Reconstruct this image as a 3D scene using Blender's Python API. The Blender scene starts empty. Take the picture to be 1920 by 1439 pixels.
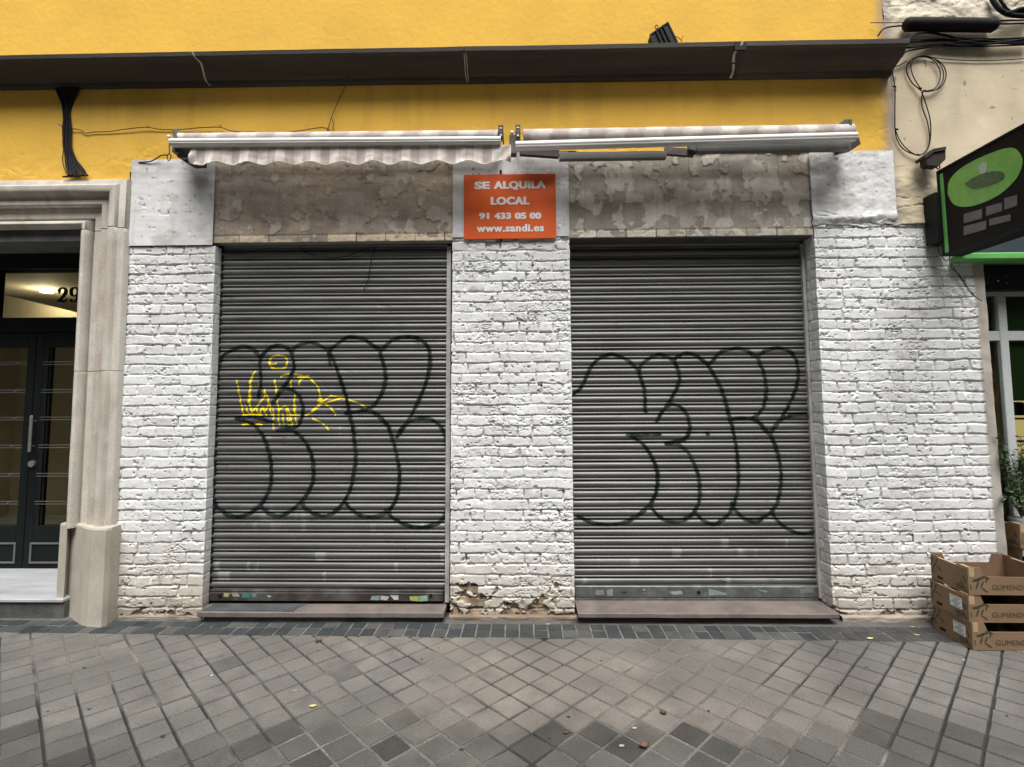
import bpy, math, random
import numpy as np
from mathutils import Vector, Matrix

random.seed(7); rng = np.random.default_rng(7)
scene = bpy.context.scene
COL = scene.collection

# ---------------------------------------------------------------- camera
FPX, PX, PY = 978.37, 960.0, 676.3           # focal length and principal point, in photo pixels (1920 wide)
PITCH, YAW, ROLL = 0.07537, -0.01925, -0.0049
CAMH, CAMD = 1.50, 3.69                      # eye height, distance to the facade (plane y = 0)
cp, sp, cy, sy, cr, sr = (math.cos(PITCH), math.sin(PITCH), math.cos(YAW), math.sin(YAW), math.cos(ROLL), math.sin(ROLL))
F_ = np.array([sy*cp, cy*cp, sp]); R0 = np.array([cy, -sy, 0.0]); U0 = np.cross(R0, F_)
R_ = R0*cr + U0*sr; U_ = U0*cr - R0*sr
EYE = np.array([0.0, -CAMD, CAMH])
cd = bpy.data.cameras.new('camera'); cam = bpy.data.objects.new('camera', cd); COL.objects.link(cam)
cam.matrix_world = Matrix(((R_[0], U_[0], -F_[0], EYE[0]), (R_[1], U_[1], -F_[1], EYE[1]), (R_[2], U_[2], -F_[2], EYE[2]), (0, 0, 0, 1)))
cd.sensor_width = 36; cd.lens = FPX/1920*36; cd.shift_y = (PY-719.5)/1920
cd.clip_start = 0.05; cd.clip_end = 500
scene.camera = cam

# ---------------------------------------------------------------- sky, sun, exposure
world = bpy.data.worlds.new('World'); scene.world = world; world.use_nodes = True
wn = world.node_tree; bg = wn.nodes['Background']
sky = wn.nodes.new('ShaderNodeTexSky'); sky.sky_type = 'NISHITA'; sky.sun_disc = False
SUN_EL, SUN_AZ = 63, 172                    # degrees; azimuth seen from the wall, street side
sky.sun_elevation = math.radians(SUN_EL); sky.sun_rotation = math.radians(SUN_AZ)
sky.air_density = 1.0; sky.dust_density = 3.0; sky.ozone_density = 1.0
hs = wn.nodes.new('ShaderNodeHueSaturation'); hs.inputs['Saturation'].default_value = 0.40
wn.links.new(sky.outputs[0], hs.inputs['Color']); wn.links.new(hs.outputs[0], bg.inputs['Color'])
bg.inputs['Strength'].default_value = 0.055
sl = bpy.data.lights.new('sun', 'SUN'); sl.energy = 1.5; sl.angle = math.radians(40); sl.color = (1, 0.985, 0.955)
sun = bpy.data.objects.new('sun', sl); COL.objects.link(sun)
el, az = math.radians(SUN_EL), math.radians(SUN_AZ)
sdir = Vector((math.sin(az)*math.cos(el), math.cos(az)*math.cos(el), math.sin(el)))   # towards the sun
sun.rotation_euler = sdir.to_track_quat('Z', 'Y').to_euler()
vs = scene.view_settings; vs.view_transform = 'Standard'; vs.look = 'None'; vs.gamma = 1; vs.exposure = 1.72

# ---------------------------------------------------------------- survey helpers: photo pixel -> point on a real plane
def ray(px, py):
    return F_ + R_*((px-PX)/FPX) - U_*((py-PY)/FPX)
def wp(px, py, Y=0.0):                       # point on the vertical plane y = Y
    d = ray(px, py); t = (Y+CAMD)/d[1]; return EYE + d*t
def gp(px, py, z=0.0):                       # point on the level plane z
    d = ray(px, py); t = (z-CAMH)/d[2]; return EYE + d*t

# ---------------------------------------------------------------- noise
def _hash(ix, iy, s):
    h = (ix.astype(np.int64)*374761393 + iy.astype(np.int64)*668265263 + s*982451653) & 0xffffffff
    h = ((h ^ (h >> 13))*1274126177) & 0xffffffff
    h = (h ^ (h >> 16)) & 0xffffffff
    return h/4294967295.0
def vn(x, y, s=0):
    x = np.asarray(x, float); y = np.asarray(y, float); x, y = np.broadcast_arrays(x, y)
    ix = np.floor(x); iy = np.floor(y); fx = x-ix; fy = y-iy
    fx = fx*fx*(3-2*fx); fy = fy*fy*(3-2*fy)
    a = _hash(ix, iy, s); b = _hash(ix+1, iy, s); c = _hash(ix, iy+1, s); d = _hash(ix+1, iy+1, s)
    return (a*(1-fx)+b*fx)*(1-fy) + (c*(1-fx)+d*fx)*fy
def fbm(x, y, s=0, o=4, g=0.5):
    t = 0; a = 1; n = 0
    for i in range(o):
        t = t + a*vn(x*2**i+i*17.3, y*2**i+i*9.1, s+i); n += a; a *= g
    return t/n
def sst(a, b, x):
    t = np.clip((x-a)/(b-a), 0, 1); return t*t*(3-2*t)
def mix(a, b, t):
    return a*(1-t[..., None]) + np.asarray(b, float)*t[..., None]

# ---------------------------------------------------------------- mesh helpers
def set_props(o, label=None, cat=None, group=None, kind=None):
    if label: o['label'] = label
    if cat: o['category'] = cat
    if group: o['group'] = group
    if kind: o['kind'] = kind
    return o
def empty(name, loc, label, cat, group=None):
    o = bpy.data.objects.new(name, None); COL.objects.link(o); o.location = loc; o.empty_display_size = 0.1
    return set_props(o, label, cat, group)
def link(name, me, mat, parent=None, smooth=False):
    if mat is not None:
        for m in (mat if isinstance(mat, (list, tuple)) else [mat]): me.materials.append(m)
    if smooth: me.polygons.foreach_set('use_smooth', np.ones(len(me.polygons), bool))
    o = bpy.data.objects.new(name, me); COL.objects.link(o)
    if parent is not None:
        o.parent = parent
        pw = Matrix.Translation(parent.location) if parent.type == 'EMPTY' else Matrix.Identity(4)
        if parent.type == 'EMPTY': me.transform(Matrix.Translation(-Vector(parent.location)))
        elif parent.parent is not None: me.transform(Matrix.Translation(-Vector(parent.parent.location)))
    return o
def mesh_np(name, V, Q, mat, parent=None, smooth=True, col=None, attrs=None):
    me = bpy.data.meshes.new(name); V = np.asarray(V, np.float32).reshape(-1, 3); Q = np.asarray(Q, np.int32)
    n, k = Q.shape
    me.vertices.add(len(V)); me.vertices.foreach_set('co', V.ravel())
    me.loops.add(n*k); me.loops.foreach_set('vertex_index', Q.ravel())
    me.polygons.add(n); me.polygons.foreach_set('loop_start', np.arange(0, n*k, k, dtype=np.int32))
    me.polygons.foreach_set('loop_total', np.full(n, k, np.int32)); me.update(calc_edges=True)
    if col is not None:
        a = me.attributes.new('Col', 'FLOAT_COLOR', 'POINT'); c = np.ones((len(V), 4), np.float32); c[:, :3] = np.clip(col.reshape(-1, 3), 0, 1)
        a.data.foreach_set('color', c.ravel())
    for k2, v in (attrs or {}).items():
        a = me.attributes.new(k2, 'FLOAT', 'POINT'); a.data.foreach_set('value', np.asarray(v, np.float32).ravel())
    return link(name, me, mat, parent, smooth)
def grid_faces(nr, nc, keep=None, flip=False):
    i = np.arange(nr*nc).reshape(nr, nc)
    q = np.stack([i[:-1, :-1], i[:-1, 1:], i[1:, 1:], i[1:, :-1]], -1)
    if flip: q = q[..., ::-1]
    q = q.reshape(-1, 4)
    return q if keep is None else q[keep.ravel()]
class MB:
    def __init__(s): s.v = []; s.f = []; s.c = []; s.cur = None
    def add(s, vs_, fs, c=None):
        b = len(s.v); s.v += [tuple(map(float, p)) for p in vs_]; s.f += [tuple(b+i for i in f) for f in fs]
        s.c += [c or (1, 1, 1)]*len(vs_)
        return s
    def box(s, a, b, c=None, bev=0.0):
        x0, x1 = sorted((a[0], b[0])); y0, y1 = sorted((a[1], b[1])); z0, z1 = sorted((a[2], b[2]))
        if bev <= 0:
            return s.add([(x0,y0,z0),(x1,y0,z0),(x1,y1,z0),(x0,y1,z0),(x0,y0,z1),(x1,y0,z1),(x1,y1,z1),(x0,y1,z1)],
                [(0,3,2,1),(4,5,6,7),(0,1,5,4),(1,2,6,5),(2,3,7,6),(3,0,4,7)], c)
        e = min(bev, (x1-x0)/2.2, (y1-y0)/2.2, (z1-z0)/2.2)
        vv = []; 
        for (z, i) in ((z0, e), (z0+e, 0), (z1-e, 0), (z1, e)):
            if i: pts = [(x0+e,y0+e),(x1-e,y0+e),(x1-e,y0+e),(x1-e,y1-e),(x1-e,y1-e),(x0+e,y1-e),(x0+e,y1-e),(x0+e,y0+e)]
            else: pts = [(x0+e,y0),(x1-e,y0),(x1,y0+e),(x1,y1-e),(x1-e,y1),(x0+e,y1),(x0,y1-e),(x0,y0+e)]
            vv += [(p[0], p[1], z) for p in pts]
        ff = [tuple(range(7, -1, -1)), tuple(range(24, 32))]
        for r in range(3):
            for k in range(8):
                k2 = (k+1) % 8; ff.append((r*8+k, r*8+k2, r*8+8+k2, r*8+8+k))
        return s.add(vv, ff, c)
    def bar(s, p, q, w, h, up=(0, 0, 1), c=None):
        p = Vector(p); q = Vector(q); d = (q-p).normalized(); up = Vector(up)
        x = d.cross(up).normalized(); z = x.cross(d).normalized(); vv = []
        for o in (p, q):
            for a, b in ((-1, -1), (1, -1), (1, 1), (-1, 1)): vv.append(o + x*(a*w/2) + z*(b*h/2))
        return s.add(vv, [(0,1,2,3),(7,6,5,4),(0,4,5,1),(1,5,6,2),(2,6,7,3),(3,7,4,0)], c)
    def tube(s, pts, r, n=8, c=None, cap=True, taper=None):
        P = [Vector(p) for p in pts]; rings = []; prev = None
        for i, p in enumerate(P):
            d = ((P[min(i+1, len(P)-1)] - P[max(i-1, 0)])).normalized()
            if prev is None:
                a = Vector((0, 0, 1)) if abs(d.z) < .9 else Vector((1, 0, 0)); x = d.cross(a).normalized()
            else:
                x = (prev - d*prev.dot(d)).normalized()
            prev = x; y = d.cross(x); rr = r if taper is None else r*taper[i]
            rings.append([p + x*(rr*math.cos(2*math.pi*k/n)) + y*(rr*math.sin(2*math.pi*k/n)) for k in range(n)])
        vv = [v for rg in rings for v in rg]; ff = []
        for i in range(len(P)-1):
            for k in range(n):
                k2 = (k+1) % n; ff.append((i*n+k, i*n+k2, (i+1)*n+k2, (i+1)*n+k))
        if cap: ff += [tuple(range(n-1, -1, -1)), tuple((len(P)-1)*n+k for k in range(n))]
        return s.add(vv, ff, c)
    def prism(s, poly, ext, c=None):           # poly: 3D points, ext: vector
        n = len(poly); e = np.array(ext, float); a = [np.array(p, float) for p in poly]; b = [p+e for p in a]
        return s.add(a+b, [tuple(range(n-1, -1, -1)), tuple(range(n, 2*n))] + [(i, (i+1) % n, n+(i+1) % n, n+i) for i in range(n)], c)
    def ball(s, c0, r, n=8, sc=(1, 1, 1), c=None):
        vv = []; ff = []
        for i in range(1, n):
            t = math.pi*i/n
            for k in range(2*n):
                a = math.pi*k/n; vv.append((c0[0]+r*sc[0]*math.sin(t)*math.cos(a), c0[1]+r*sc[1]*math.sin(t)*math.sin(a), c0[2]+r*sc[2]*math.cos(t)))
        m = 2*n
        for i in range(n-2):
            for k in range(m): ff.append((i*m+k, (i+1)*m+k, (i+1)*m+(k+1) % m, i*m+(k+1) % m))
        ff += [tuple(range(m)), tuple((n-2)*m+k for k in range(m-1, -1, -1))]
        return s.add(vv, ff, c)
    def build(s, name, mat, parent=None, smooth=False, autos=None):
        me = bpy.data.meshes.new(name); me.from_pydata(s.v, [], s.f); me.update()
        a = me.attributes.new('Col', 'FLOAT_COLOR', 'POINT'); c = np.ones((len(s.v), 4), np.float32); c[:, :3] = np.array(s.c); a.data.foreach_set('color', c.ravel())
        o = link(name, me, mat, parent, smooth)
        if autos: me.set_sharp_from_angle(angle=math.radians(autos))
        return o
def spline(pts, n=8):                         # Catmull-Rom through points
    P = [np.array(p, float) for p in pts]
    if len(P) < 3: return P
    P = [2*P[0]-P[1]] + P + [2*P[-1]-P[-2]]; out = []
    for i in range(1, len(P)-2):
        for k in range(n):
            t = k/n; a, b, c, d = P[i-1], P[i], P[i+1], P[i+2]
            out.append(0.5*((2*b) + (-a+c)*t + (2*a-5*b+4*c-d)*t*t + (-a+3*b-3*c+d)*t**3))
    out.append(P[-2]); return out
def text_mesh(name, s, x0, x1, z0, z1, Y, mat, parent, depth=0.002, bold=0.03, frame=None, space=1.0, thick=0.):
    """text filling the rectangle x0..x1, z0..z1 of a plane facing -y (or of frame = (origin, right, up))"""
    cu = bpy.data.curves.new(name, 'FONT'); cu.body = s; cu.size = 1; cu.offset = bold; cu.extrude = 0; cu.resolution_u = 6; cu.space_character = space
    ob = bpy.data.objects.new(name, cu); COL.objects.link(ob)
    dg = bpy.context.evaluated_depsgraph_get(); me = bpy.data.meshes.new_from_object(ob.evaluated_get(dg))
    bpy.data.objects.remove(ob); bpy.data.curves.remove(cu)
    n = len(me.vertices); co = np.empty(n*3, np.float32); me.vertices.foreach_get('co', co); co = co.reshape(-1, 3)
    mn, mx = co.min(0), co.max(0); u = (co[:, 0]-mn[0])/(mx[0]-mn[0]); v = (co[:, 1]-mn[1])/(mx[1]-mn[1])
    if frame is None: o_, r_, u_ = np.array([0, Y, 0.]), np.array([1., 0, 0]), np.array([0, 0, 1.])
    else: o_, r_, u_ = frame
    W = o_ + np.outer(x0+(x1-x0)*u, r_) + np.outer(z0+(z1-z0)*v, u_)
    me.vertices.foreach_set('co', W.astype(np.float32).ravel()); me.materials.clear(); me.update()
    if thick:
        ps = [tuple(p.vertices) for p in me.polygons]; VV = []; FF = []
        for k, dx in enumerate((-thick, 0, thick)):
            q = W.copy(); q[:, 0] = x0+(q[:, 0]-x0)*(1-2*thick/(x1-x0))+thick+dx; q[:, 1] -= .0003*k; VV += [tuple(v) for v in q]; FF += [tuple(i+k*n for i in f) for f in ps]
        me = bpy.data.meshes.new(name); me.from_pydata(VV, [], FF); me.update()
    return link(name, me, mat, parent)

# ---------------------------------------------------------------- materials
def M(name, col=(.5, .5, .5), rough=.8, metal=0., var=.15, vs_=6., fine=.08, fs=90., bump=.15, bs=120., attr=False, spec=.5,
      rust=None, stretch=(1, 1, 1), tint=None, bdist=.01, rvar=0.0, bump2=None):
    m = bpy.data.materials.new(name); m.use_nodes = True; nt = m.node_tree; N = nt.nodes; L = nt.links
    b = N['Principled BSDF']; b.inputs['Roughness'].default_value = rough; b.inputs['Metallic'].default_value = metal
    b.inputs['Specular IOR Level'].default_value = spec
    g = N.new('ShaderNodeNewGeometry'); mp = N.new('ShaderNodeMapping'); mp.inputs['Scale'].default_value = stretch
    L.new(g.outputs['Position'], mp.inputs['Vector'])
    def noise(sc, det=4, ro=.55):
        n = N.new('ShaderNodeTexNoise'); n.inputs['Scale'].default_value = sc; n.inputs['Detail'].default_value = det
        n.inputs['Roughness'].default_value = ro; L.new(mp.outputs[0], n.inputs['Vector']); return n
    n1 = noise(vs_, 6); n2 = noise(fs, 2)
    def rng_(n, amp):
        r = N.new('ShaderNodeMapRange'); r.inputs['From Min'].default_value = .3; r.inputs['From Max'].default_value = .7
        r.inputs['To Min'].default_value = 1-amp; r.inputs['To Max'].default_value = 1+amp; r.clamp = False
        L.new(n.outputs['Fac'], r.inputs['Value']); return r
    r1 = rng_(n1, var); r2 = rng_(n2, fine)
    mu = N.new('ShaderNodeMath'); mu.operation = 'MULTIPLY'; L.new(r1.outputs[0], mu.inputs[0]); L.new(r2.outputs[0], mu.inputs[1])
    base = None
    if attr:
        a = N.new('ShaderNodeAttribute'); a.attribute_name = 'Col'; base = a.outputs['Color']
    if base is None:
        c = N.new('ShaderNodeRGB'); c.outputs[0].default_value = (*col, 1); base = c.outputs[0]
    if tint is not None:                     # second colour in large soft patches: (colour, amount, scale)
        n3 = noise(tint[2], 5, .6); cr_ = N.new('ShaderNodeMapRange'); cr_.inputs['From Min'].default_value = .48; cr_.inputs['From Max'].default_value = .68
        cr_.inputs['To Max'].default_value = tint[1]; L.new(n3.outputs['Fac'], cr_.inputs['Value'])
        mx = N.new('ShaderNodeMix'); mx.data_type = 'RGBA'; L.new(cr_.outputs[0], mx.inputs['Factor']); L.new(base, mx.inputs[6]); mx.inputs[7].default_value = (*tint[0], 1)
        base = mx.outputs[2]
    vm = N.new('ShaderNodeVectorMath'); vm.operation = 'SCALE'; L.new(base, vm.inputs[0]); L.new(mu.outputs[0], vm.inputs['Scale'])
    L.new(vm.outputs[0], b.inputs['Base Color'])
    if rvar:
        rr = N.new('ShaderNodeMapRange'); rr.inputs['To Min'].default_value = max(0, rough-rvar); rr.inputs['To Max'].default_value = min(1, rough+rvar)
        L.new(n1.outputs['Fac'], rr.inputs['Value']); L.new(rr.outputs[0], b.inputs['Roughness'])
    if bump:
        bn = noise(bs, 5, .6); bp = N.new('ShaderNodeBump'); bp.inputs['Strength'].default_value = bump; bp.inputs['Distance'].default_value = bdist
        L.new(bn.outputs['Fac'], bp.inputs['Height'])
        if bump2:
            bn2 = noise(bump2[0], 4, .5); bp2 = N.new('ShaderNodeBump'); bp2.inputs['Strength'].default_value = bump2[1]; bp2.inputs['Distance'].default_value = bump2[2]
            L.new(bn2.outputs['Fac'], bp2.inputs['Height']); L.new(bp2.outputs[0], bp.inputs['Normal'])
        L.new(bp.outputs[0], b.inputs['Normal'])
    return m
def glass(name, tint=(.8, .85, .8), refl=.12, rough=.02):
    m = bpy.data.materials.new(name); m.use_nodes = True; nt = m.node_tree; N = nt.nodes; L = nt.links
    N.remove(N['Principled BSDF']); out = N['Material Output']
    t = N.new('ShaderNodeBsdfTransparent'); t.inputs[0].default_value = (*tint, 1)
    g = N.new('ShaderNodeBsdfGlossy'); g.inputs['Roughness'].default_value = rough; g.inputs['Color'].default_value = (.9, .9, .9, 1)
    lw = N.new('ShaderNodeLayerWeight'); lw.inputs['Blend'].default_value = refl
    mx = N.new('ShaderNodeMixShader'); L.new(lw.outputs['Fresnel'], mx.inputs[0]); L.new(t.outputs[0], mx.inputs[1]); L.new(g.outputs[0], mx.inputs[2]); L.new(mx.outputs[0], out.inputs[0])
    return m
def emit(name, col, s):
    m = bpy.data.materials.new(name); m.use_nodes = True; b = m.node_tree.nodes['Principled BSDF']
    b.inputs['Base Color'].default_value = (*col, 1); b.inputs['Emission Color'].default_value = (*col, 1); b.inputs['Emission Strength'].default_value = s
    return m
YEL = (.83, .50, .088)
m_yellow = M('yellow_render', YEL, .95, spec=.15, var=.065, vs_=1.8, fine=.05, fs=260, bump=.35, bs=170, bdist=.006, attr=True, bump2=(22, .25, .012))
m_brick = M('painted_brick', rough=.55, var=.035, vs_=9, fine=.03, fs=240, bump=.25, bs=260, bdist=.003, attr=True, spec=.35)
m_plaster = M('old_plaster', rough=.9, var=.12, vs_=9, fine=.10, fs=150, bump=.5, bs=130, bdist=.006, attr=True)
m_beige = M('beige_render', (.56, .45, .29), .9, var=.10, vs_=4, fine=.06, fs=160, bump=.35, bs=150, bdist=.004, attr=True, bump2=(14, .2, .010))
m_cornice = M('cornice_stone', (.066, .050, .038), .75, var=.55, vs_=2.6, fine=.15, fs=70, bump=.3, bs=60, stretch=(.28, 2, 2.6), rvar=.15, attr=True)
m_stone = M('limestone', (.42, .375, .315), .8, var=.12, vs_=6, fine=.16, fs=150, bump=.3, bs=190, bdist=.004, tint=((.40, .34, .29), .4, 5), stretch=(1, 1, .8), attr=True)
m_marble = M('white_marble', (.40, .41, .42), .4, var=.20, vs_=5, fine=.03, bump=.03, stretch=(.5, 2.5, 1))
m_granite = M('red_granite', (.165, .135, .118), .7, var=.20, vs_=7, fine=.30, fs=320, bump=.2, bs=250, bdist=.003, tint=((.10, .09, .085), .6, 6))
m_black = M('black_paint', (.007, .008, .008), .6, spec=.2, var=.2, bump=.05)
m_cable = M('black_cable', (.006, .006, .0065), .65, spec=.2, var=.3, vs_=20, bump=.1)
m_wirebrown = M('brown_wire', (.045, .022, .016), .6, var=.3, bump=.1)
m_doorgreen = M('dark_green_door', (.006, .009, .008), .6, spec=.15, var=.2, bump=.05)
m_chrome = M('brushed_steel', (.48, .48, .46), .35, metal=.8, var=.1, bump=.05)
m_greymetal = M('grey_trim', (.13, .135, .13), .5, metal=.2, var=.1, bump=.05)
m_wbar = M('white_lacquer', (.78, .77, .73), .30, var=.10, vs_=5, fine=.04, bump=.06, bs=40, stretch=(.3, 3, 3), tint=((.35, .30, .25), .5, 9))
m_arm = M('grey_arm_paint', (.095, .098, .092), .45, var=.12, vs_=8, bump=.06, tint=((.17, .15, .13), .5, 8))
m_fabric = M('awning_cloth', rough=.85, var=.10, vs_=10, fine=.06, fs=200, bump=.2, bs=300, bdist=.002, attr=True, tint=((.30, .22, .18), .35, 12))
m_orange = M('orange_board', (.73, .115, .018), .35, var=.05, vs_=4, fine=.03, bump=.04, tint=((.55, .11, .03), .35, 7))
m_white = M('white_lettering', (.80, .79, .77), .4, var=.03, bump=0)
m_card = M('cardboard', (.205, .130, .072), .85, var=.08, vs_=9, fine=.06, fs=120, bump=.15, bs=90, bdist=.003)
m_cardin = M('cardboard_inside', (.17, .098, .058), .85, var=.08, vs_=9, fine=.06, fs=120, bump=.15, bs=90, bdist=.003)
m_cardedge = M('cardboard_edge', (.40, .29, .165), .85, var=.08, vs_=20, bump=.2)
m_print = M('dark_print', (.045, .042, .022), .8, var=.25, vs_=40, bump=0)
m_label = M('label_paper', (.62, .66, .64), .6, var=.04, bump=0)
m_tile = M('pavement_tile', rough=.72, var=.24, vs_=6, fine=.26, fs=140, bump=.35, bs=150, bdist=.003, attr=True, spec=.3, rvar=.1, tint=((.050, .050, .045), .62, 1.5))
m_joint = M('joint_dirt', (.04, .037, .032), .95, var=.5, vs_=3, fine=.3, bump=.3, bs=80, tint=((.14, .13, .115), .9, 2.5))
m_bed = M('joint_sand', rough=.95, var=.4, vs_=5, fine=.3, bump=.3, bs=80, attr=True)
m_jointl = M('cement_joint', (.16, .16, .15), .95, var=.25, vs_=6, fine=.2, bump=.3, bs=80)
m_cement = M('cement', (.095, .095, .088), .9, var=.30, vs_=7, fine=.15, fs=120, bump=.5, bs=60, tint=((.05, .05, .05), .7, 4))
m_asphalt = M('asphalt', (.05, .05, .05), .9, var=.2, fine=.3, fs=200, bump=.4)
m_rust = M('rusty_iron', (.022, .012, .009), .8, var=.4, vs_=30, bump=.4, bs=60)
m_seal = M('pale_sealant', (.44, .40, .35), .8, var=.25, vs_=20, bump=.1)

# =============================================================== SETTING: ground
def inset(poly, d):
    c = np.mean(poly, 0); out = []
    n = len(poly)
    for i in range(n):
        p0, p1, p2 = np.array(poly[i-1]), np.array(poly[i]), np.array(poly[(i+1) % n])
        e1 = p1-p0; e2 = p2-p1; l1 = np.linalg.norm(e1); l2 = np.linalg.norm(e2)
        if l1 < 1e-6 or l2 < 1e-6: out.append(p1 + (c-p1)*.1); continue
        n1 = np.array([-e1[1], e1[0]])/l1; n2 = np.array([-e2[1], e2[0]])/l2
        b = n1+n2; q = b.dot(b)
        out.append(p1 + b*(2*d/q) if q > .2 else p1 + (c-p1)*.2)
    return out
def clip(poly, fn):
    out = []; n = len(poly)
    for i in range(n):
        a, b = poly[i], poly[(i+1) % n]; fa, fb = fn(a), fn(b)
        if fa >= 0: out.append(a)
        if (fa >= 0) != (fb >= 0): t = fa/(fa-fb); out.append(a+(b-a)*t)
    return out
def area(p):
    return 0.5*sum(p[i][0]*p[(i+1) % len(p)][1]-p[(i+1) % len(p)][0]*p[i][1] for i in range(len(p)))
def tiles(polys, name, mat, ztop, colf, joint=.006, bev=.003, dz=.006, zj=.0012, kind='structure'):
    mb = MB()
    for P in polys:
        if len(P) < 3 or area(P) < 1.2e-3: continue
        A = inset(P, joint/2*random.uniform(.7, 1.3)); 
        if area(A) <= 3e-4: continue
        A = [a + rng.normal(0, .0014, 2) for a in A]
        B = inset(A, bev)
        if area(B) <= 1e-4: B = A
        c = np.mean(P, 0); k = colf(c); t = rng.normal(0, .0025, 2); z0 = ztop + rng.normal(0, zj)
        n = len(A); vv = [(a[0], a[1], ztop-dz) for a in A] + [(b[0], b[1], z0 + (b-c).dot(t)) for b in B]
        mb.add(vv, [tuple(range(n, 2*n))] + [(i, (i+1) % n, n+(i+1) % n, n+i) for i in range(n)], tuple(k))
    o = mb.build(name, mat); set_props(o, kind=kind); return o
E0, E1 = gp(0, 1186), gp(1600, 1201.5)         # front edge of the dark sett strip
def edge_line(A, B): 
    k = (B[1]-A[1])/(B[0]-A[0]); return lambda x: A[1]+k*(x-A[0])
ye = edge_line(E0, E1)
ym = edge_line(gp(0, 1172.5), gp(1600, 1187)); yb = edge_line(gp(0, 1163), gp(1600, 1175.5))
TH = 0.7906; T = .1438
d1 = np.array([-math.sin(TH), math.cos(TH)]); d2 = np.array([math.cos(TH), math.sin(TH)])
pa = gp(115, 1189)[:2]; pb = gp(1757, 1206)[:2]
o1 = pa.dot(d2); o2 = pb.dot(d1)                # phases of the two joint families
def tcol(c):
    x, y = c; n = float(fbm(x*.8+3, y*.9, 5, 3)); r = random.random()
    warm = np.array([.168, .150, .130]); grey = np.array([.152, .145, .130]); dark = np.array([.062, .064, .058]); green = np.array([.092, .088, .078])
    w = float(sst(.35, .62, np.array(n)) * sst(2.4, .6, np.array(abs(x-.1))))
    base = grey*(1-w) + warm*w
    f = float(sst(-.10, .18, np.array(-(y+1.10) + .55*(float(fbm(x*1.3, y*1.3, 9, 2))-.5)-.10*abs(x)*.2)))     # greyer, dirtier slabs nearer the kerb, with some vignette and shade painted in
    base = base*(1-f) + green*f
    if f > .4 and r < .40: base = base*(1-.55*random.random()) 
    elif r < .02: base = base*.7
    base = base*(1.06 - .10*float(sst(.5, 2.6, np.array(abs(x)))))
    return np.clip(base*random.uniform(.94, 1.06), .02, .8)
polys = []
iu0 = -40
for i in range(-45, 46):
    for j in range(-45, 46):
        u0, v0 = o1+i*T, o2+j*T
        P = [d2*u0+d1*v0, d2*(u0+T)+d1*v0, d2*(u0+T)+d1*(v0+T), d2*u0+d1*(v0+T)]
        c = sum(P)/4
        if abs(c[0]) > 5.2 or c[1] < -4.6 or c[1] > .35: continue
        P = [np.array(p) for p in P]
        P = clip(P, lambda q: ye(q[0])-.002-q[1])
        if len(P) >= 3: polys.append(P)
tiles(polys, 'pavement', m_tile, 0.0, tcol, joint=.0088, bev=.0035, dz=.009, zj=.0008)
sp_ = []; W = .0935
x = -5.0 + gp(932, 1190)[0] % W
while x < 5.2:
    for lo, hi in ((ye, ym), (ym, yb)):
        sp_.append([np.array([x, lo(x)]), np.array([x+W, lo(x+W)]), np.array([x+W, hi(x+W)]), np.array([x, hi(x)])])
    x += W
def scol(c):
    r = random.random(); k = random.uniform(.8, 1.25)
    b = np.array([.040, .044, .046]) if r < .72 else np.array([.075, .075, .070])
    if c[0] > 1.9: b = b*.6+np.array([.07, .065, .058])*.4
    return b*k
tiles(sp_, 'paving_strip', m_tile, .001, scol, joint=.006, bev=.002, dz=.005, zj=.001)
def sheet(name, x0, x1, y0, y1, z, mat):
    mb = MB(); mb.add([(x0, y0, z), (x1, y0, z), (x1, y1, z), (x0, y1, z)], [(0, 1, 2, 3)]); o = mb.build(name, mat); set_props(o, kind='structure'); return o
sheet('ground', -120, 120, -120, 120, -.06, m_asphalt)
X, Yv = np.meshgrid(np.linspace(-5.6, 5.6, 560), np.linspace(-4.9, .3, 260)); fl_ = sst(.44, .60, fbm(X*1.6, Yv*1.6, 77, 4)+.10*sst(1.8, .2, np.abs(X-.2)))
bc_ = np.array([.020, .019, .017])*(1-fl_[..., None]) + np.array([.125, .117, .102])*fl_[..., None]
set_props(mesh_np('paving_bed', np.stack([X, Yv, -.0072+.0046*fl_+.0008*(fbm(X*30, Yv*30, 78, 2)-.5)], -1), grid_faces(260, 560), m_bed, col=bc_), kind='structure')
mb = MB(); xs = (-5.6, 5.6)
mb.add([(xs[0], ye(xs[0]), -.0025), (xs[1], ye(xs[1]), -.0025), (xs[1], yb(xs[1]), -.0025), (xs[0], yb(xs[0]), -.0025)], [(0, 1, 2, 3)])
set_props(mb.build('paving_strip_bed', m_jointl), kind='structure')
nx, ny = 900, 26
X, T_ = np.meshgrid(np.linspace(-5.6, 5.6, nx), np.linspace(0, 1, ny))
Yv = yb(X) + (0.12-yb(X))*T_; Z = .002 + .010*T_*fbm(X*4, Yv*4, 3) + .008*(fbm(X*25, Yv*25, 4)-.5)*np.minimum(1, T_*6)
Z[0] = -.003
set_props(mesh_np('cement_margin', np.stack([X, Yv, Z], -1), grid_faces(ny, nx), m_cement), kind='structure')
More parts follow.
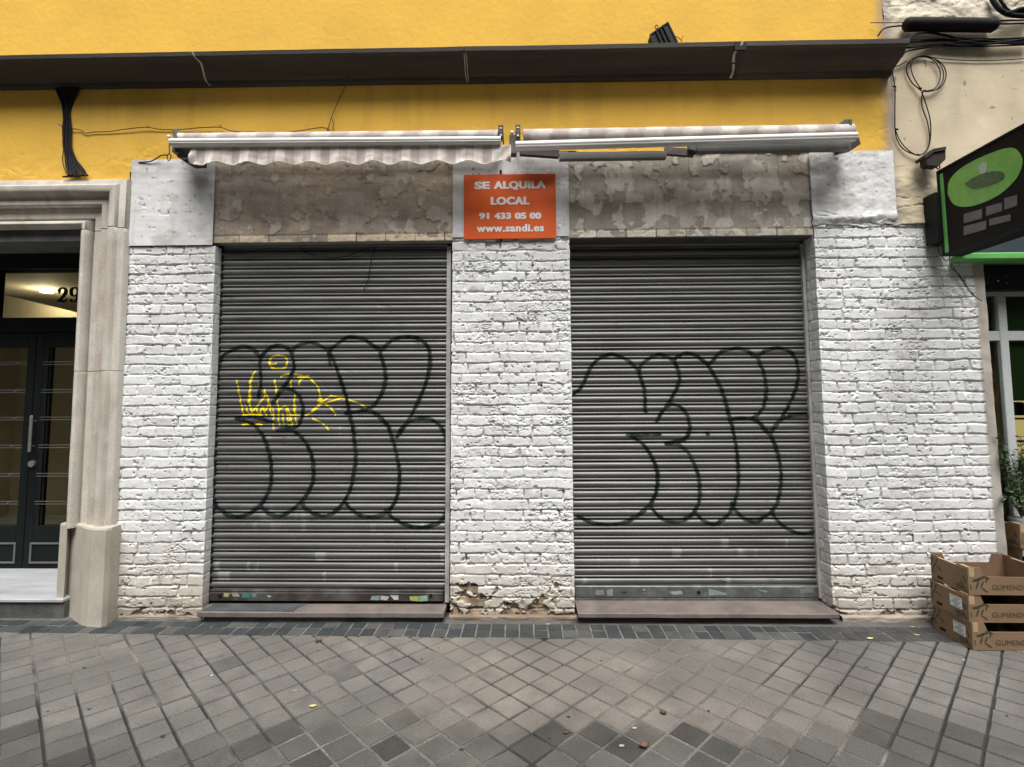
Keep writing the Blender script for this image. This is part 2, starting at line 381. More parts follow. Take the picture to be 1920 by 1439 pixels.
# chewing gum and stains trodden into the slabs belong to the pavement
mb = MB()
gums = [(158,1253,7),(462,1255,5),(167,1331,8),(305,1382,8),(415,1231,6),(335,1193,5),(64,1283,4),(90,1335,5),(351,1288,4),(205,1212,4),(594,1206,7),(596,1221,5),(593,1245,4),(790,1237,5),(822,1216,4),(865,1407,8),(1077,1290,5),(1066,1345,8),(1127,1240,5),(1268,1206,3),(1570,1224,5),(1625,1252,5),(1645,1367,6),(1888,1343,6),(1329,1334,5),(372,1324,3),(230,1313,5),(915,1210,3),(725,1221,3),(1030,1385,5),(1503,1244,3),(520,1205,3),(1735,1266,3)]
for px, py, r in gums:
    c = gp(px, py); q = r/1920*1.5; k = random.uniform(.6, 1.1)*q*1.9; vv = [(c[0], c[1], .0048)]; n = 12; a0 = random.random()*6
    for i in range(n):
        a = 2*math.pi*i/n; rr = k*random.uniform(.8, 1.15); vv.append((c[0]+rr*math.cos(a), c[1]+rr*.8*math.sin(a), .0028))
    mb.add(vv, [(0, 1+i, 1+(i+1) % n) for i in range(n)], (.03, .03, .028))
mg = M('trodden_gum', (.03, .03, .028), .7, var=.3, bump=.1)
o = mb.build('pavement_gum', mg); set_props(o, 'dark blobs of old chewing gum trodden into the paving slabs', kind='stuff'); o['category'] = 'chewing gum'

# =============================================================== the yellow building
bld = empty('apartment_building', (0, 0, 0), 'yellow rendered apartment building with two closed grey roller shutters between white painted brick piers', 'building')
nbr = empty('neighbouring_building', tuple(gp(1720, 1165)), 'beige rendered building at the right edge with a small shop doorway', 'building')
XSEAM = lambda z: np.interp(z, [0, 2.6], [wp(1722, 1150)[0], wp(1680, 430)[0]])

def brick_height(u, z, seed, english=True, c=.0734, rough=1.0):
    """height map of old, thickly painted brickwork: returns height (m), mask, brick random"""
    wob = .016*(fbm(u*2.6, z*2.2, seed+50, 3)-.5) + .012*(fbm(u*9, z*7, seed+51, 2)-.5)
    zz = z + wob + 10*c
    row = np.floor(zz/c); fz = zz-row*c
    par = (row % 2)
    L = np.where(par == 0, .248, .124) if english else np.where(_hash(row, row*0, seed+5) < .5, .248, .165)
    off = _hash(row, row*0+3, seed)*.07 + np.where(par == 0, 0, .062)
    uu = u + off + 20 + .004*(fbm(u*9, z*14, seed+52, 2)-.5)
    k = np.floor(uu/L)
    def edge(kk): return kk*L + (_hash(kk, row, seed+9)-.5)*.045
    e0 = edge(k); e1 = edge(k+1)
    dn = uu < e0; up = uu >= e1
    k = np.where(dn, k-1, np.where(up, k+1, k)); e0 = edge(k); e1 = edge(k+1)
    rnd = _hash(k, row, seed+20); rnd2 = _hash(k, row, seed+21); rnd3 = _hash(k, row, seed+22)
    # a third of the stretchers are really two halves
    jag = .0042*(fbm(u*55, z*55, seed+30, 3)-.5)*2*rough + .0045*(fbm(u*17, z*19, seed+31, 2)-.5)*2
    dx = np.minimum(uu-e0, e1-uu) - .0030 + jag*.9
    mz = .0048 + .006*(fbm(u*6, row*3.7, seed+33, 2)-.5)
    dz_b = fz - mz*1.0 + jag; dz_t = ((c-fz) - .001 + jag*.8)*np.clip(.35+.7*fbm(u*4, row*2.3, seed+66, 2), .4, 1)
    dzz = np.minimum(dz_b, dz_t)
    # rounded corner distance
    r = .009
    ax = np.clip(r-dx, 0, None); az_ = np.clip(r-dzz, 0, None)
    d = r - np.sqrt(ax*ax+az_*az_)
    d = np.where((ax > 0) & (az_ > 0), d, np.minimum(dx, dzz))
    h = sst(-.0012, .0056, d)
    depth = .0135*np.clip(-.25+1.9*fbm(u*6+7, z*9, seed+34, 3), .14, 1.2)
    # perpend joints mostly clogged by paint
    clog = np.where(dx < dzz, sst(.66, .40, fbm(u*9, z*9, seed+35, 2))*.9+.15, 1.0)
    open_ = sst(.44, .60, fbm(u*7+3, z*8, seed+35, 3))
    hx = sst(-.0010, .0034, np.minimum(uu-e0, e1-uu) - .0032 + jag*.8)
    H = -depth*(1-h)*clog - .013*(1-hx)*open_*sst(.002, .010, np.minimum(fz, c-fz)+.004)
    fc = (uu-(e0+e1)/2)/.12
    H = H + (rnd-.5)*.0065 + (rnd2-.5)*.006*fc + (rnd3-.5)*.006*(fz/c-.5)
    H = H + .0025*(fbm(u*40, z*40, seed+36, 3)-.5)*rough + .005*(fbm(u*13, z*13, seed+37, 3)-.5)*rough
    # chipped places and holes
    crag = .6*sst(.58, .70, fbm(u*3.2, z*4.5, seed+60, 3)); rid = np.abs(fbm(u*26, z*44, seed+61, 3)-.5)*2
    H = H + crag*(.012*(fbm(u*30, z*38, seed+62, 3)-.5) - .010*sst(.10, .0, rid))*rough
    hole = sst(.72, .79, fbm(u*24, z*30, seed+38, 3)); H = H - hole*.011*rough
    pits = sst(.86, .93, vn(u*70, z*70, seed+39)); H = H - pits*.006*(fbm(u*3, z*3, seed+44, 2) > .45)
    return H, h, rnd
WHITE = np.array([.735, .74, .735])
def brick_skin(name, fl, fr, zb, zt, dl, dr, seed, parent, colf, Y0=0., res=.0034, rz=.0031, dmgf=None, english=True, rough=1.0):
    """one pier: front face between x = fl(z)..fr(z), returns dl / dr deep on the left / right"""
    W_ = fr((zb+zt)/2)-fl((zb+zt)/2); nf = int(W_/res)+1
    nl = int(dl/res/1.3)+1 if dl else 0; nr_ = int(dr/res/1.3)+1 if dr else 0
    cols = [('l', t) for t in np.linspace(dl, dl/max(nl, 1), nl)] + [('f', t) for t in np.linspace(0, 1, nf)] + [('r', t) for t in np.linspace(dr/max(nr_, 1), dr, nr_)]
    zs = np.linspace(zb, zt, int((zt-zb)/rz)+1); nc = len(cols)
    t = np.array([c[1] for c in cols]); kind = np.array([{'l': 0, 'f': 1, 'r': 2}[c[0]] for c in cols])
    FL = fl(zs)[:, None]; FR = fr(zs)[:, None]
    X = np.where(kind == 1, FL+(FR-FL)*t, np.where(kind == 0, FL, FR)); Yb = np.where(kind == 1, 0, t)+Y0 + np.zeros_like(X)
    U = np.where(kind == 1, X, np.where(kind == 0, FL-t, FR+t)); Zg = zs[:, None]+np.zeros_like(X)
    NX = np.where(kind == 0, -1., np.where(kind == 2, 1., 0.)) + np.zeros_like(X); NY = np.where(kind == 1, -1., 0.) + np.zeros_like(X)
    # blend normals round the arrises
    rr = .009
    if dl:
        s = np.where(kind == 1, X-FL, np.where(kind == 0, -t, 9)); w = np.clip((rr-np.abs(s))/rr, 0, 1)*.5
        NX = NX + np.where(kind == 1, -w*1.4, 0); NY = NY + np.where(kind == 0, -w*1.4, 0)
    if dr:
        s = np.where(kind == 1, FR-X, np.where(kind == 2, -t, 9)); w = np.clip((rr-np.abs(s))/rr, 0, 1)*.5
        NX = NX + np.where(kind == 1, w*1.4, 0); NY = NY + np.where(kind == 2, -w*1.4, 0)
    nn = np.sqrt(NX**2+NY**2); NX /= nn; NY /= nn
    H, hm, rnd = brick_height(U, Zg, seed, english, rough=rough)
    # the returns were skimmed with plaster: flatter
    side = (kind != 1)+np.zeros_like(X); H = np.where(side > .5, H*(.2 if seed == 11 else .5), H)
    arr = np.zeros_like(X)
    if dl: arr = np.maximum(arr, np.where(kind == 1, sst(.035, .0, X-FL), 0))
    if dr: arr = np.maximum(arr, np.where(kind == 1, sst(.035, .0, FR-X), 0))
    H = H*(1-.55*arr) - arr*.004*fbm(U*12, Zg*12, seed+70, 3) - .007*np.where(arr > .5, sst(.58, .7, fbm(U*20, Zg*9, seed+71, 2)), 0)
    H = H + .010*(fbm(U*1.2, Zg*1.2, seed+72, 2)-.5)
    col = colf(U, Zg, H, hm, rnd)
    if dmgf is not None: H, col = dmgf(U, Zg, X, H, col)
    V = np.stack([X+NX*H, Yb+NY*H, Zg], -1)
    return mesh_np(name, V, grid_faces(len(zs), nc), m_brick, parent, True, col=col)
def white_col(seed, warm_base=.35):
    def f(U, Z, H, hm, rnd):
        c = WHITE*(1 + .11*(rnd-.5))[..., None]
        g = sst(.45, .75, fbm(U*3, Z*2.4, seed+80, 4))[..., None]*.32; c = c*(1-g) + np.array([.55, .535, .515])*g
        # dirt splashed up from the pavement
        d = sst(.72, .0, Z + .30*(fbm(U*4, Z*5, seed+81, 3)-.5))*.8; c = mix(c, (.50, .43, .335), d*.85)
        d2 = sst(.20, .0, Z + .12*(fbm(U*7, Z*7, seed+82, 3)-.5)); c = mix(c, (.27, .225, .17), d2*.6)
        s = sst(.74, .79, fbm(U*30, Z*34, seed+83, 3))*.45; c = mix(c, (.33, .28, .25), s)      # tiny flakes lost
        return c
    return f
def base_damage(seed, amt=1.0, ztop=.26):
    def f(U, Z, X, H, col):
        n = fbm(U*9, Z*13, seed+90, 4) + .25*(fbm(U*40, Z*40, seed+91, 2)-.5)
        lim = .38 + .36*sst(.02, ztop, Z) + .4*sst(ztop, ztop*1.7, Z) + (1-amt)*.12
        m = sst(lim, lim+.055, n)
        H = H - m*.013 - m*.010*fbm(U*30, Z*30, seed+92, 3)
        sub = np.array([.33, .255, .18])*(.45+1.0*fbm(U*18, Z*24, seed+93, 4))[..., None]
        return H, col*(1-m[..., None]) + sub*m[..., None]
    return f
lin = lambda a, b, Y=0.: (lambda z, P=wp(*a, Y), Q=wp(*b, Y): np.interp(z, [Q[2], P[2]], [Q[0], P[0]]) + np.where(np.asarray(z) < Q[2], 0, 0))
YL, YR = .095, .16                              # depth of the left and right shutter curtains
zA = wp(330, 462)[2]; zB = wp(950, 446)[2]; zC = wp(1600, 426)[2]
fA0 = lin((243, 460), (212, 1150)); fA1 = lin((404, 460), (378, 1140))
fB0 = lin((848, 450), (843, 1150)); fB1 = lin((1068, 450), (1078, 1150))
fC0 = lin((1527, 440), (1563, 1150)); fC1 = lambda z: XSEAM(z)
fD1 = lin((1830, 540), (1870, 1030))
brick_skin('brick_pier', fA0, fA1, -.02, zA, 0, .12, 11, bld, white_col(11), dmgf=base_damage(11, .35, .12))
brick_skin('brick_pier', fB0, fB1, -.02, zB, .12, .18, 22, bld, white_col(22), dmgf=base_damage(22, 1.15, .22), rough=1.25)
brick_skin('brick_pier', fC0, fC1, -.02, zC+.12, .18, 0, 33, bld, white_col(33), dmgf=base_damage(33, .75, .13), rough=1.15)
fDm = lin((1845, 503), (1889, 1040))
def dcol(U, Z, H, hm, rnd):
    c = white_col(33)(U, Z, H, hm, rnd)*1.03
    e = sst(-.012, .012, U - fD1(Z) + .03*(fbm(U*8, Z*8, 7, 3)-.5)); p = np.array([.46, .42, .37])*(.6+.7*fbm(U*9, Z*7, 71, 4))[..., None]
    return c*(1-e[..., None]) + p*e[..., None]
def ddam(U, Z, X, H, col):
    e = sst(-.01, .01, U - fD1(Z)); H = H*(1-e) + e*(.002+.010*(fbm(U*10, Z*8, 73, 4)-.5))
    return base_damage(34, .4, .12)(U, Z, X, H, col)
brick_skin('brick_pier', lambda z: XSEAM(z)+.002, fDm, -.02, wp(1780, 405)[2], 0, .25, 34, nbr, dcol, Y0=.006, dmgf=ddam, rough=.8)

# smooth painted / plastered surfaces as displaced sheets with any outline
def sheet_np(name, x0, x1, z0, z1, Y0, hf, colf, mat, parent, res=.006, keepf=None, under=0.):
    nx = int((x1-x0)/res)+1; nz = int((z1-z0)/res)+1
    X, Z = np.meshgrid(np.linspace(x0, x1, nx), np.linspace(z0, z1, nz))
    H = hf(X, Z); V = np.stack([X, Y0-H, Z], -1); C = colf(X, Z)
    if under:                                  # turn under at the bottom edge
        k = 10; ts = np.linspace(under, under/k, k)[:, None]
        Vu = np.stack([np.repeat(X[:1], k, 0), Y0 - H[:1] + ts + 0*X[:1], np.repeat(Z[:1], k, 0)+.003*fbm(X[:1]*9, ts*30, 5)], -1)
        V = np.concatenate([Vu, V]); C = np.concatenate([np.repeat(C[:1], k, 0)*0+np.array([.33, .31, .28]), C]); nz += k
    keep = None
    if keepf is not None:
        kk = keepf(X, Z); keep = kk[:-1, :-1] & kk[1:, 1:]
    return mesh_np(name, V, grid_faces(nz, nx, keep), mat, parent, True, col=C)
# yellow render, above and below the cornice
XR = lambda z: np.interp(z, [wp(1668, 300)[2], wp(1660, 0)[2], 9], [wp(1669, 300)[0], wp(1655, 0)[0], wp(1640, -200)[0]])
def ybot(X):
    kx = [wp(px, 300)[0] for px in (-300, 150, 238, 246, 249, 345, 360, 1572, 1578, 1675)]
    kz = [wp(px, py)[2] for px, py in ((-300, 345), (150, 345), (238, 348), (246, 346), (249, 311), (345, 308), (350, 290), (1575, 284), (1590, 303), (1675, 305))]
    return np.interp(X, kx, kz) + .02*(fbm(X*9, X*0, 3, 4)-.5)
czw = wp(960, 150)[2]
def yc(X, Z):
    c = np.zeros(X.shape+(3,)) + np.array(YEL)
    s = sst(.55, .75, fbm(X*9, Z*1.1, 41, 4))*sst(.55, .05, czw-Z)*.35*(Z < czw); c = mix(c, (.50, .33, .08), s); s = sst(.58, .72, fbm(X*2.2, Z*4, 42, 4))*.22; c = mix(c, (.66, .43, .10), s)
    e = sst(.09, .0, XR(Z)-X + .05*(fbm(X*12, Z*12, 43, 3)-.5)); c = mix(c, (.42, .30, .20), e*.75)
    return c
def yh(X, Z):
    low = sst(.35, 0, Z-ybot(X)); rt = sst(.35, 0, XR(Z)-X)
    h = .008 + .004*(fbm(X*1.3, Z*1.3, 44, 2)-.5) + .016*(fbm(X*5, Z*7, 45, 4)-.5)*np.maximum(low, rt)*1.3
    cr1 = np.abs(fbm(X*3.5, Z*7, 46, 3)-.5); return h - .006*sst(.012, .0, cr1)*np.maximum(low*.9, rt)
zc0 = wp(960, 150)[2]-.03
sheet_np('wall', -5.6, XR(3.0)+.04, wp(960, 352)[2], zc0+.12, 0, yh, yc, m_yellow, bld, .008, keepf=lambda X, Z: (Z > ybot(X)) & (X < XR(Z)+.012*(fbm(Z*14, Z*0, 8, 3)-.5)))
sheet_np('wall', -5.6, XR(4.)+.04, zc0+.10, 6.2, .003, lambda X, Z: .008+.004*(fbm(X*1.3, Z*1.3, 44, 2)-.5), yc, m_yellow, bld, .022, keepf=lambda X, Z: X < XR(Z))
# solid core behind the skins
mb = MB(); zl = wp(600, 456)[2]+.02
mb.box((-3.05, .035, zl), (XSEAM(2)-.01, .34, 6.2)); mb.box((-5.6, .035, 2.69), (-3.05, .34, 6.2))
for a, b in ((wp(240, 800)[0]+.02, wp(385, 800)[0]-.03), (wp(846, 800)[0]+.03, wp(1072, 800)[0]-.03), (wp(1545, 800)[0]+.045, wp(1690, 800)[0])):
    mb.box((a, .03, -.05), (b, .34, zl))
mb.box((-3.0, .34, -.05), (XSEAM(2)-.01, .42, 6.2))
mb.build('wall_core', m_cement, bld)

# white painted smooth blocks over the piers
def wcol(seed, dirt=.2):
    def f(X, Z):
        c = np.zeros(X.shape+(3,)) + WHITE*.97
        s = sst(.5, .75, fbm(X*5, Z*9, seed, 4))*dirt; c = mix(c, (.42, .37, .33), s)
        v = sst(.60, .72, fbm(X*24, Z*1.8, seed+1, 3))*.3; c = mix(c, (.50, .46, .42), v)
        k = sst(.77, .81, fbm(X*26, Z*34, seed+2, 3)); return mix(c, (.20, .17, .15), k*.8)
    return f
def whf(seed, amp=.004):
    return lambda X, Z: .006 + amp*(fbm(X*7, Z*7, seed+5, 4)-.5)*2 + .0015*(fbm(X*2, Z*42, seed+9, 2)-.5) - .003*sst(.78, .84, fbm(X*26, Z*30, seed+6, 2))
sheet_np('painted_block', wp(244, 400)[0], wp(402, 400)[0], zA+.004, wp(330, 300)[2], -.004, whf(61), wcol(61, .55), m_brick, bld)
sheet_np('painted_block', wp(849, 400)[0], wp(1067, 400)[0], zB+.004, wp(950, 270)[2], 0, whf(62, .005), wcol(62, .55), m_brick, bld)
def rubble(X, Z):
    k = sst(wp(1600, 385)[2], zC, Z)
    lay = fbm(X*6+Z*5, Z*17-X*5, 65, 4)
    h = .010 + .030*(lay-.5)*k + .008*(fbm(X*22, Z*26, 66, 3)-.5)
    st = fbm(X*9-Z*4, Z*26+X*6, 67, 3); h = h - .012*sst(.60, .68, st)*k
    return h + .012*k - .022*sst(zC+.075, zC+.01, Z)
def rubcol(X, Z):
    c = wcol(63, .45)(X, Z); return c
sheet_np('painted_block', wp(1518, 350)[0], XR(2.9)+.012, zC-.012, wp(1600, 285)[2], -.006, rubble, rubcol, m_brick, bld, .0045, keepf=lambda X, Z: Z > zC+.055*(fbm(X*9, X*0, 131, 4)-.35)*1.6)

# weathered lintels over the shutters
def lint(seed, xa, xb, warm):
    z0, z1 = wp((xa+xb)/2, 453 if xa < 900 else 443)[2], wp((xa+xb)/2, 276)[2]
    x0, x1 = wp(xa-5, 400)[0], wp(xb+5, 400)[0]
    def colf(X, Z):
        b = np.array([.44, .35, .27]) if warm else np.array([.42, .385, .33])
        c = np.zeros(X.shape+(3,)) + b; c = c*(.70+.55*fbm(X*7, Z*9, seed, 4))[..., None]
        g = sst(.46, .60, fbm(X*3.4, Z*3.4, seed+1, 3)); c = mix(c, (.27, .25, .22), g*.5); c = mix(c, (.56, .51, .44), sst(.45, .70, fbm(X*5, Z*12, seed+20, 5))*.45)
        jv = np.abs((((X-x0)/.213+.15*np.floor((Z-z0)/.21)) % 1)-.5); c = mix(c, (.12, .10, .085), sst(.020, .006, jv)*.35)
        bl = fbm(X*14+.4*fbm(X*30, Z*30, 3), Z*10.5, seed+2, 3); t = .63 if warm else .560
        up = sst(z0+.30, z0+.06, Z)*(.10 if warm else .05) - sst(z0+.25, z0+.5, Z)*(.06 if warm else .02)
        p = sst(t-up, t+.05-up, bl); c = mix(c, (.64, .58, .50) if warm else (.70, .67, .59), p*(.66 if warm else .92)*(.6+.5*fbm(X*24, Z*24, seed+40, 3)))
        p2 = sst(.63, .645, fbm(X*6, Z*8, seed+7, 3)); c = mix(c, (.40, .33, .27), p2*.6)
        st = sst(.55, .62, fbm(X*60, Z*3, seed+8, 2))*sst(.4, .6, fbm(X*4, Z*4, seed+9, 2)); c = mix(c, (.16, .13, .11), st*.10)
        # course of pale bricks along the bottom edge
        e = (Z < z0+.060+.010*(fbm(X*14, X*0, seed+3, 3)-.5)); k = np.floor((X-x0)/.215+.3*0); bc = np.array([.66, .55, .40]) if warm else np.array([.70, .64, .51])
        q = _hash(k, k*0, seed+4); bcol = bc*(.75+.5*q)[..., None]*(.8+.4*fbm(X*18, Z*18, seed+6, 3))[..., None]
        hide = (q > .80) | (fbm(X*11, Z*20, seed+30, 3) > .60); c = np.where((e & ~hide)[..., None], bcol, c)
        jn = (np.abs(((X-x0)/.215) % 1 - .5) > .485) & e; c = np.where(jn[..., None], np.array([.16, .13, .11]), c)
        return c
    def hf(X, Z):
        h = .006*(fbm(X*8, Z*8, seed+10, 4)-.5) + .003*(fbm(X*45, Z*45, seed+11, 2)-.5)
        bl = fbm(X*14+.4*fbm(X*30, Z*30, 3), Z*10.5, seed+2, 3); h = h + .0045*sst(.53, .56, bl)
        e = sst(.056, .048, Z-z0); h = h - .002*e - .004*sst(.012, .0, np.abs(Z-z0-.052))
        jn = np.abs((((X-x0)/.26) % 1)-.5); h = h - .006*sst(.018, .0, jn-.0)*(Z > z0+.05)*.7
        return h
    return sheet_np('lintel', x0, x1, z0, z1, .008, hf, colf, m_plaster, bld, .0048, under=.16 if xa > 900 else .10)
lint(101, 400, 849, True); lint(131, 1067, 1519, False)

# ------------------------------------------------ cornice
cA, cB = 0., 1.
def cpt(px, py, Y): return wp(px, py, Y)
prof = [(0.0, 0.0), (.035, .0), (.045, .012), (.047, .030), (.060, .034), (.085, .040), (.125, .052), (.165, .070), (.195, .090), (.205, .100), (.225, .102), (.232, .108), (.235, .140), (.215, .150), (.0, .160)]
LB, RB = wp(0, 172, 0), wp(1665, 148, 0); LT, RT = wp(0, 104, -.235), wp(1706, 72, -.235)
def czb(x): return np.interp(x, [LB[0]-2, LB[0], RB[0]], [LB[2], LB[2], RB[2]])
def czt(x): return np.interp(x, [LT[0]-2, LT[0], RT[0]], [LT[2], LT[2], RT[2]])
xs = np.concatenate([[-5.6], np.linspace(LB[0]-.3, RB[0]-.0, 240)]); PR = []
pn = np.array(prof); k140 = .140
def cverts(x, grow=0.0, end=False):
    zb_, zt_ = czb(x), czt(x); out = []
    for d, h in prof:
        d2_ = d+grow; xx = x + (d*(RT[0]-RB[0])/.235 if end else 0)
        out.append((xx, -d2_, zb_ + (zt_-zb_)*h/k140 - grow))
    return out
rows = [cverts(x) for x in xs]; rows[-1] = cverts(xs[-1], end=True)
V = np.array(rows); 
V[..., 2] += .0025*(fbm(V[..., 0]*3, V[..., 1]*9, 19, 3)-.5)*2
nr, ncp = V.shape[:2]
cc = np.zeros((nr, ncp, 3)) + np.array([.038, .032, .025])
cc *= (.65+.7*fbm(V[..., 0]*1.6, np.arange(ncp)[None]*1.1+0*V[..., 0], 20, 4))[..., None]
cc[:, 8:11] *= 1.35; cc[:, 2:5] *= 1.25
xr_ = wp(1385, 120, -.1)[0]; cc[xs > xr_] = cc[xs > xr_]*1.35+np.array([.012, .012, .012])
cor = mesh_np('cornice', V, grid_faces(nr, ncp, flip=True), m_cornice, bld, True, col=cc)
cor.data.set_sharp_from_angle(angle=math.radians(38))
mbc = MB(); n = ncp; mbc.add(rows[-1]+[(RB[0], 0, czb(RB[0])+.16)], [tuple(range(n+1))], (.07, .055, .045)); mbc.build('cornice_end', m_cornice, cor)
def seal(path, w, name='sealant_joint', m=m_seal):
    mb = MB(); pts = []
    for px, t in path:                          # t: 0 bottom of the profile .. 1 top front
        i = 1 + t*11; i0 = int(min(i, 11.999)); f = i-i0; d = prof[i0][0]*(1-f)+prof[i0+1][0]*f+.004; h = prof[i0][1]*(1-f)+prof[i0+1][1]*f-.003
        x = wp(px, 120, -d)[0]; pts.append((x, -d-.001, czb(x)+(czt(x)-czb(x))*h/k140-.001))
    sm = spline(pts, 4); k = len(sm); vv = []
    for i_, p in enumerate(sm):
        ww = w*(.75+.5*random.random()); vv += [(p[0]-ww/2, p[1]-.001, p[2]-.001), (p[0]+ww/2, p[1]-.001, p[2]-.001)]
    mb.add(vv, [(2*i+2, 2*i+3, 2*i+1, 2*i) for i in range(k-1)]); mb.build(name, m, cor)
seal([(396, 0), (388, .2), (384, .4), (377, .6), (366, .8), (360, 1)], .013)
seal([(879, 0), (877, .3), (875, .6), (872, 1)], .006); seal([(876, 0), (873, .3), (871, .6), (868.5, 1)], .006)
seal([(1368, 0), (1374, .3), (1377, .6), (1389, .85), (1394, 1)], .017)
mb = MB(); p = wp(1388, 86, -.24); mb.box((p[0]-.035, -.238, p[2]-.028), (p[0]+.04, -.225, p[2]+.03)); mb.build('patch', m_black, cor)

# ------------------------------------------------ roller shutters
def polyd(X, Z, pts, w):
    """soft mask of a painted stroke"""
    m = np.zeros(X.shape, np.float32)
    w0 = w
    for i_, (a, b) in enumerate(zip(pts[:-1], pts[1:])):
        w = w0*(.78+.42*float(vn(i_*.16+pts[0][0]*7, pts[0][1]*5, 3))); x0, x1 = min(a[0], b[0])-w*3, max(a[0], b[0])+w*3; z0, z1 = min(a[1], b[1])-w*3, max(a[1], b[1])+w*3
        c0, c1 = np.searchsorted(X[0], [x0, x1]); r0, r1 = np.searchsorted(Z[:, 0], [z0, z1])
        if c1 <= c0 or r1 <= r0: continue
        xx = X[r0:r1, c0:c1]; zz = Z[r0:r1, c0:c1]; d = np.array([b[0]-a[0], b[1]-a[1]]); L2 = d@d+1e-12
        t = np.clip(((xx-a[0])*d[0]+(zz-a[1])*d[1])/L2, 0, 1); dd = np.hypot(xx-a[0]-t*d[0], zz-a[1]-t*d[1])
        v = 1-sst(w*.75, w*1.08, dd); m[r0:r1, c0:c1] = np.maximum(m[r0:r1, c0:c1], v)
        h = np.exp(-(dd/(w*2.1))**2)*.13; m[r0:r1, c0:c1] = np.maximum(m[r0:r1, c0:c1], h)
    return m
GL = [[(409,702),(413,685),(421,667),(446,654),(460,651),(475,656),(484,665),(489,672),(488,687),(490,702),(490,719),(487.5,736),(485,746)],
 [(489,672),(496,664),(506,654),(522.5,649),(537.5,653),(547.5,662.5),(549,672.5),(552.5,685),(549,700),(540,717.5),(530,729),(522,742),(513,756)],
 [(522,742),(527,735),(537.5,730),(552.5,734),(564,747.5),(569,765),(567.5,779),(561,797),(547,803),(527,805)],
 [(522,808),(544,807),(559,814),(571,826.5),(581,843.6),(587,863),(589,885),(587,905),(578.5,924),(567.5,939),(549,956),(532,966),(517,967),(500,960),(489,946.5)],
 [(444,785),(475.7,797),(493,817),(502.6,839),(508,863),(510,885),(509,907),(502.6,927),(490,946.5),(473,961),(453.6,968.5),(436.5,968.5),(419,960),(404.7,946.5),(398.6,927)],
 [(446,784),(478,784),(512,791)],
 [(549,664),(552,654),(567.5,646),(581,643),(595,646),(607.5,652.5),(616,657)],
 [(616,655),(618,668),(620,686)],
 [(618,660),(624,671),(631,689),(636.6,705),(642,721),(647.4,739),(651.5,752),(654,766),(657.6,783),(661.7,800),(665.4,829),(667.8,853),(666.6,873),(663,895),(658,917),(647,939),(634.8,954),(620,965),(603,967),(585.8,962),(572,951),(567.5,941.6)],
 [(618,656),(630,648.6),(639,641),(650,634),(663.7,633),(681,635.7),(692,642.5),(703,650.6),(712.5,656),(714.5,668),(720.6,686),(723,702),(722.6,718),(719,732),(712.5,745.5),(704,757.7),(693.5,766),(685,769),(668,772.6),(649,775)],
 [(680,769),(693.5,770.6),(708,778),(719,789),(728.7,799.7),(732.7,812),(740,834),(746,861),(750,885),(749,907),(745,932),(735,951),(725,961),(708,968.5),(686,968.5),(666.6,961),(647,941.6)],
 [(714.5,656.7),(722,650.6),(730,642.5),(742,635),(762.6,632),(783,634),(795,642.5),(802,650.6),(806,664),(806,684.5),(802.6,705),(798,721),(791,738.7),(783,756),(776,771),(769,783.4),(760,798),(745,819)],
 [(745,819),(754.8,802),(772,788.6),(794,784.4),(813.5,788.6),(828,802),(835.6,816.7),(839,841)],
 [(840.5,946.5),(830.7,973),(816,983),(791.5,989),(767,985.6),(745,976),(730,963.6),(724,957)]]
GR = [[(1072,740),(1087.5,729),(1097.5,711),(1106,692.5),(1115,680),(1127.5,670.6),(1146,665),(1166,670.6),(1180,679),(1195,694),(1201,710),(1207.5,730),(1209,749),(1209,769)],
 [(1197.5,697.5),(1201,686),(1209,678),(1221,670.6),(1235,665),(1251,670),(1264,680),(1271,695),(1274,711),(1270,725),(1262.5,740),(1251,760),(1240,774),(1231,790)],
 [(1263,676),(1270,670),(1285,662.5),(1303.5,666.6),(1317,677),(1325,683),(1332,694),(1344,714),(1354,736),(1362,763),(1367,784.5),(1372.6,803),(1376.7,824),(1380,844),(1383,877),(1383,907.6),(1379,933),(1371,953.6),(1358.6,971),(1338,983),(1318,976.5),(1305,964)],
 [(1240,774),(1252,761),(1262.5,759),(1275,764),(1285,774),(1291,790),(1292,808),(1284.6,822),(1269,828.5),(1249,832),(1269,833.6),(1287,846),(1300,869),(1309,895),(1311,920),(1309,943),(1297,964),(1279.5,975),(1261.6,978),(1241,972.7),(1226,958.7),(1218,946)],
 [(1236,814.5),(1200,815),(1177,815.7)],
 [(1177,815.7),(1203,831),(1221,856.6),(1231,882),(1232,905),(1227,930.6),(1213,951),(1193,967.6),(1170,979),(1142,983),(1111,980),(1083,967.6)],
 [(1329,683.5),(1336,677),(1348,662.5),(1366,656),(1385,654),(1398,658),(1409,664.5),(1419,670.6),(1423,680),(1429.6,695),(1434,714),(1436,731.6),(1434,749),(1429.6,765.5),(1420,777.7),(1409,784),(1387.6,784.5),(1368.6,787)],
 [(1405,785),(1420,791),(1432,805),(1442,815.6),(1450.5,831),(1459.5,861.7),(1463,890),(1462,915),(1455.6,943),(1444,961),(1425,974),(1412,978),(1394,972.7),(1379,958.7),(1370,943)],
 [(1420,669),(1429.6,661),(1446,655),(1463,654),(1480,660),(1488,668),(1493,680),(1496,698),(1494.6,716.7),(1489,736),(1482,752),(1473,769.6),(1462,787),(1451,801),(1444.5,812)],
 [(1444.5,812),(1458,792.6),(1473,783),(1493,778),(1513.6,778),(1524,787)],
 [(1445.4,961),(1458,979),(1478.6,994),(1501.6,1001),(1522,997),(1535,981.6)],
 [(1326,813),(1326,815)], [(1209,769),(1209,771)], [(1207,767),(1211,772)]]
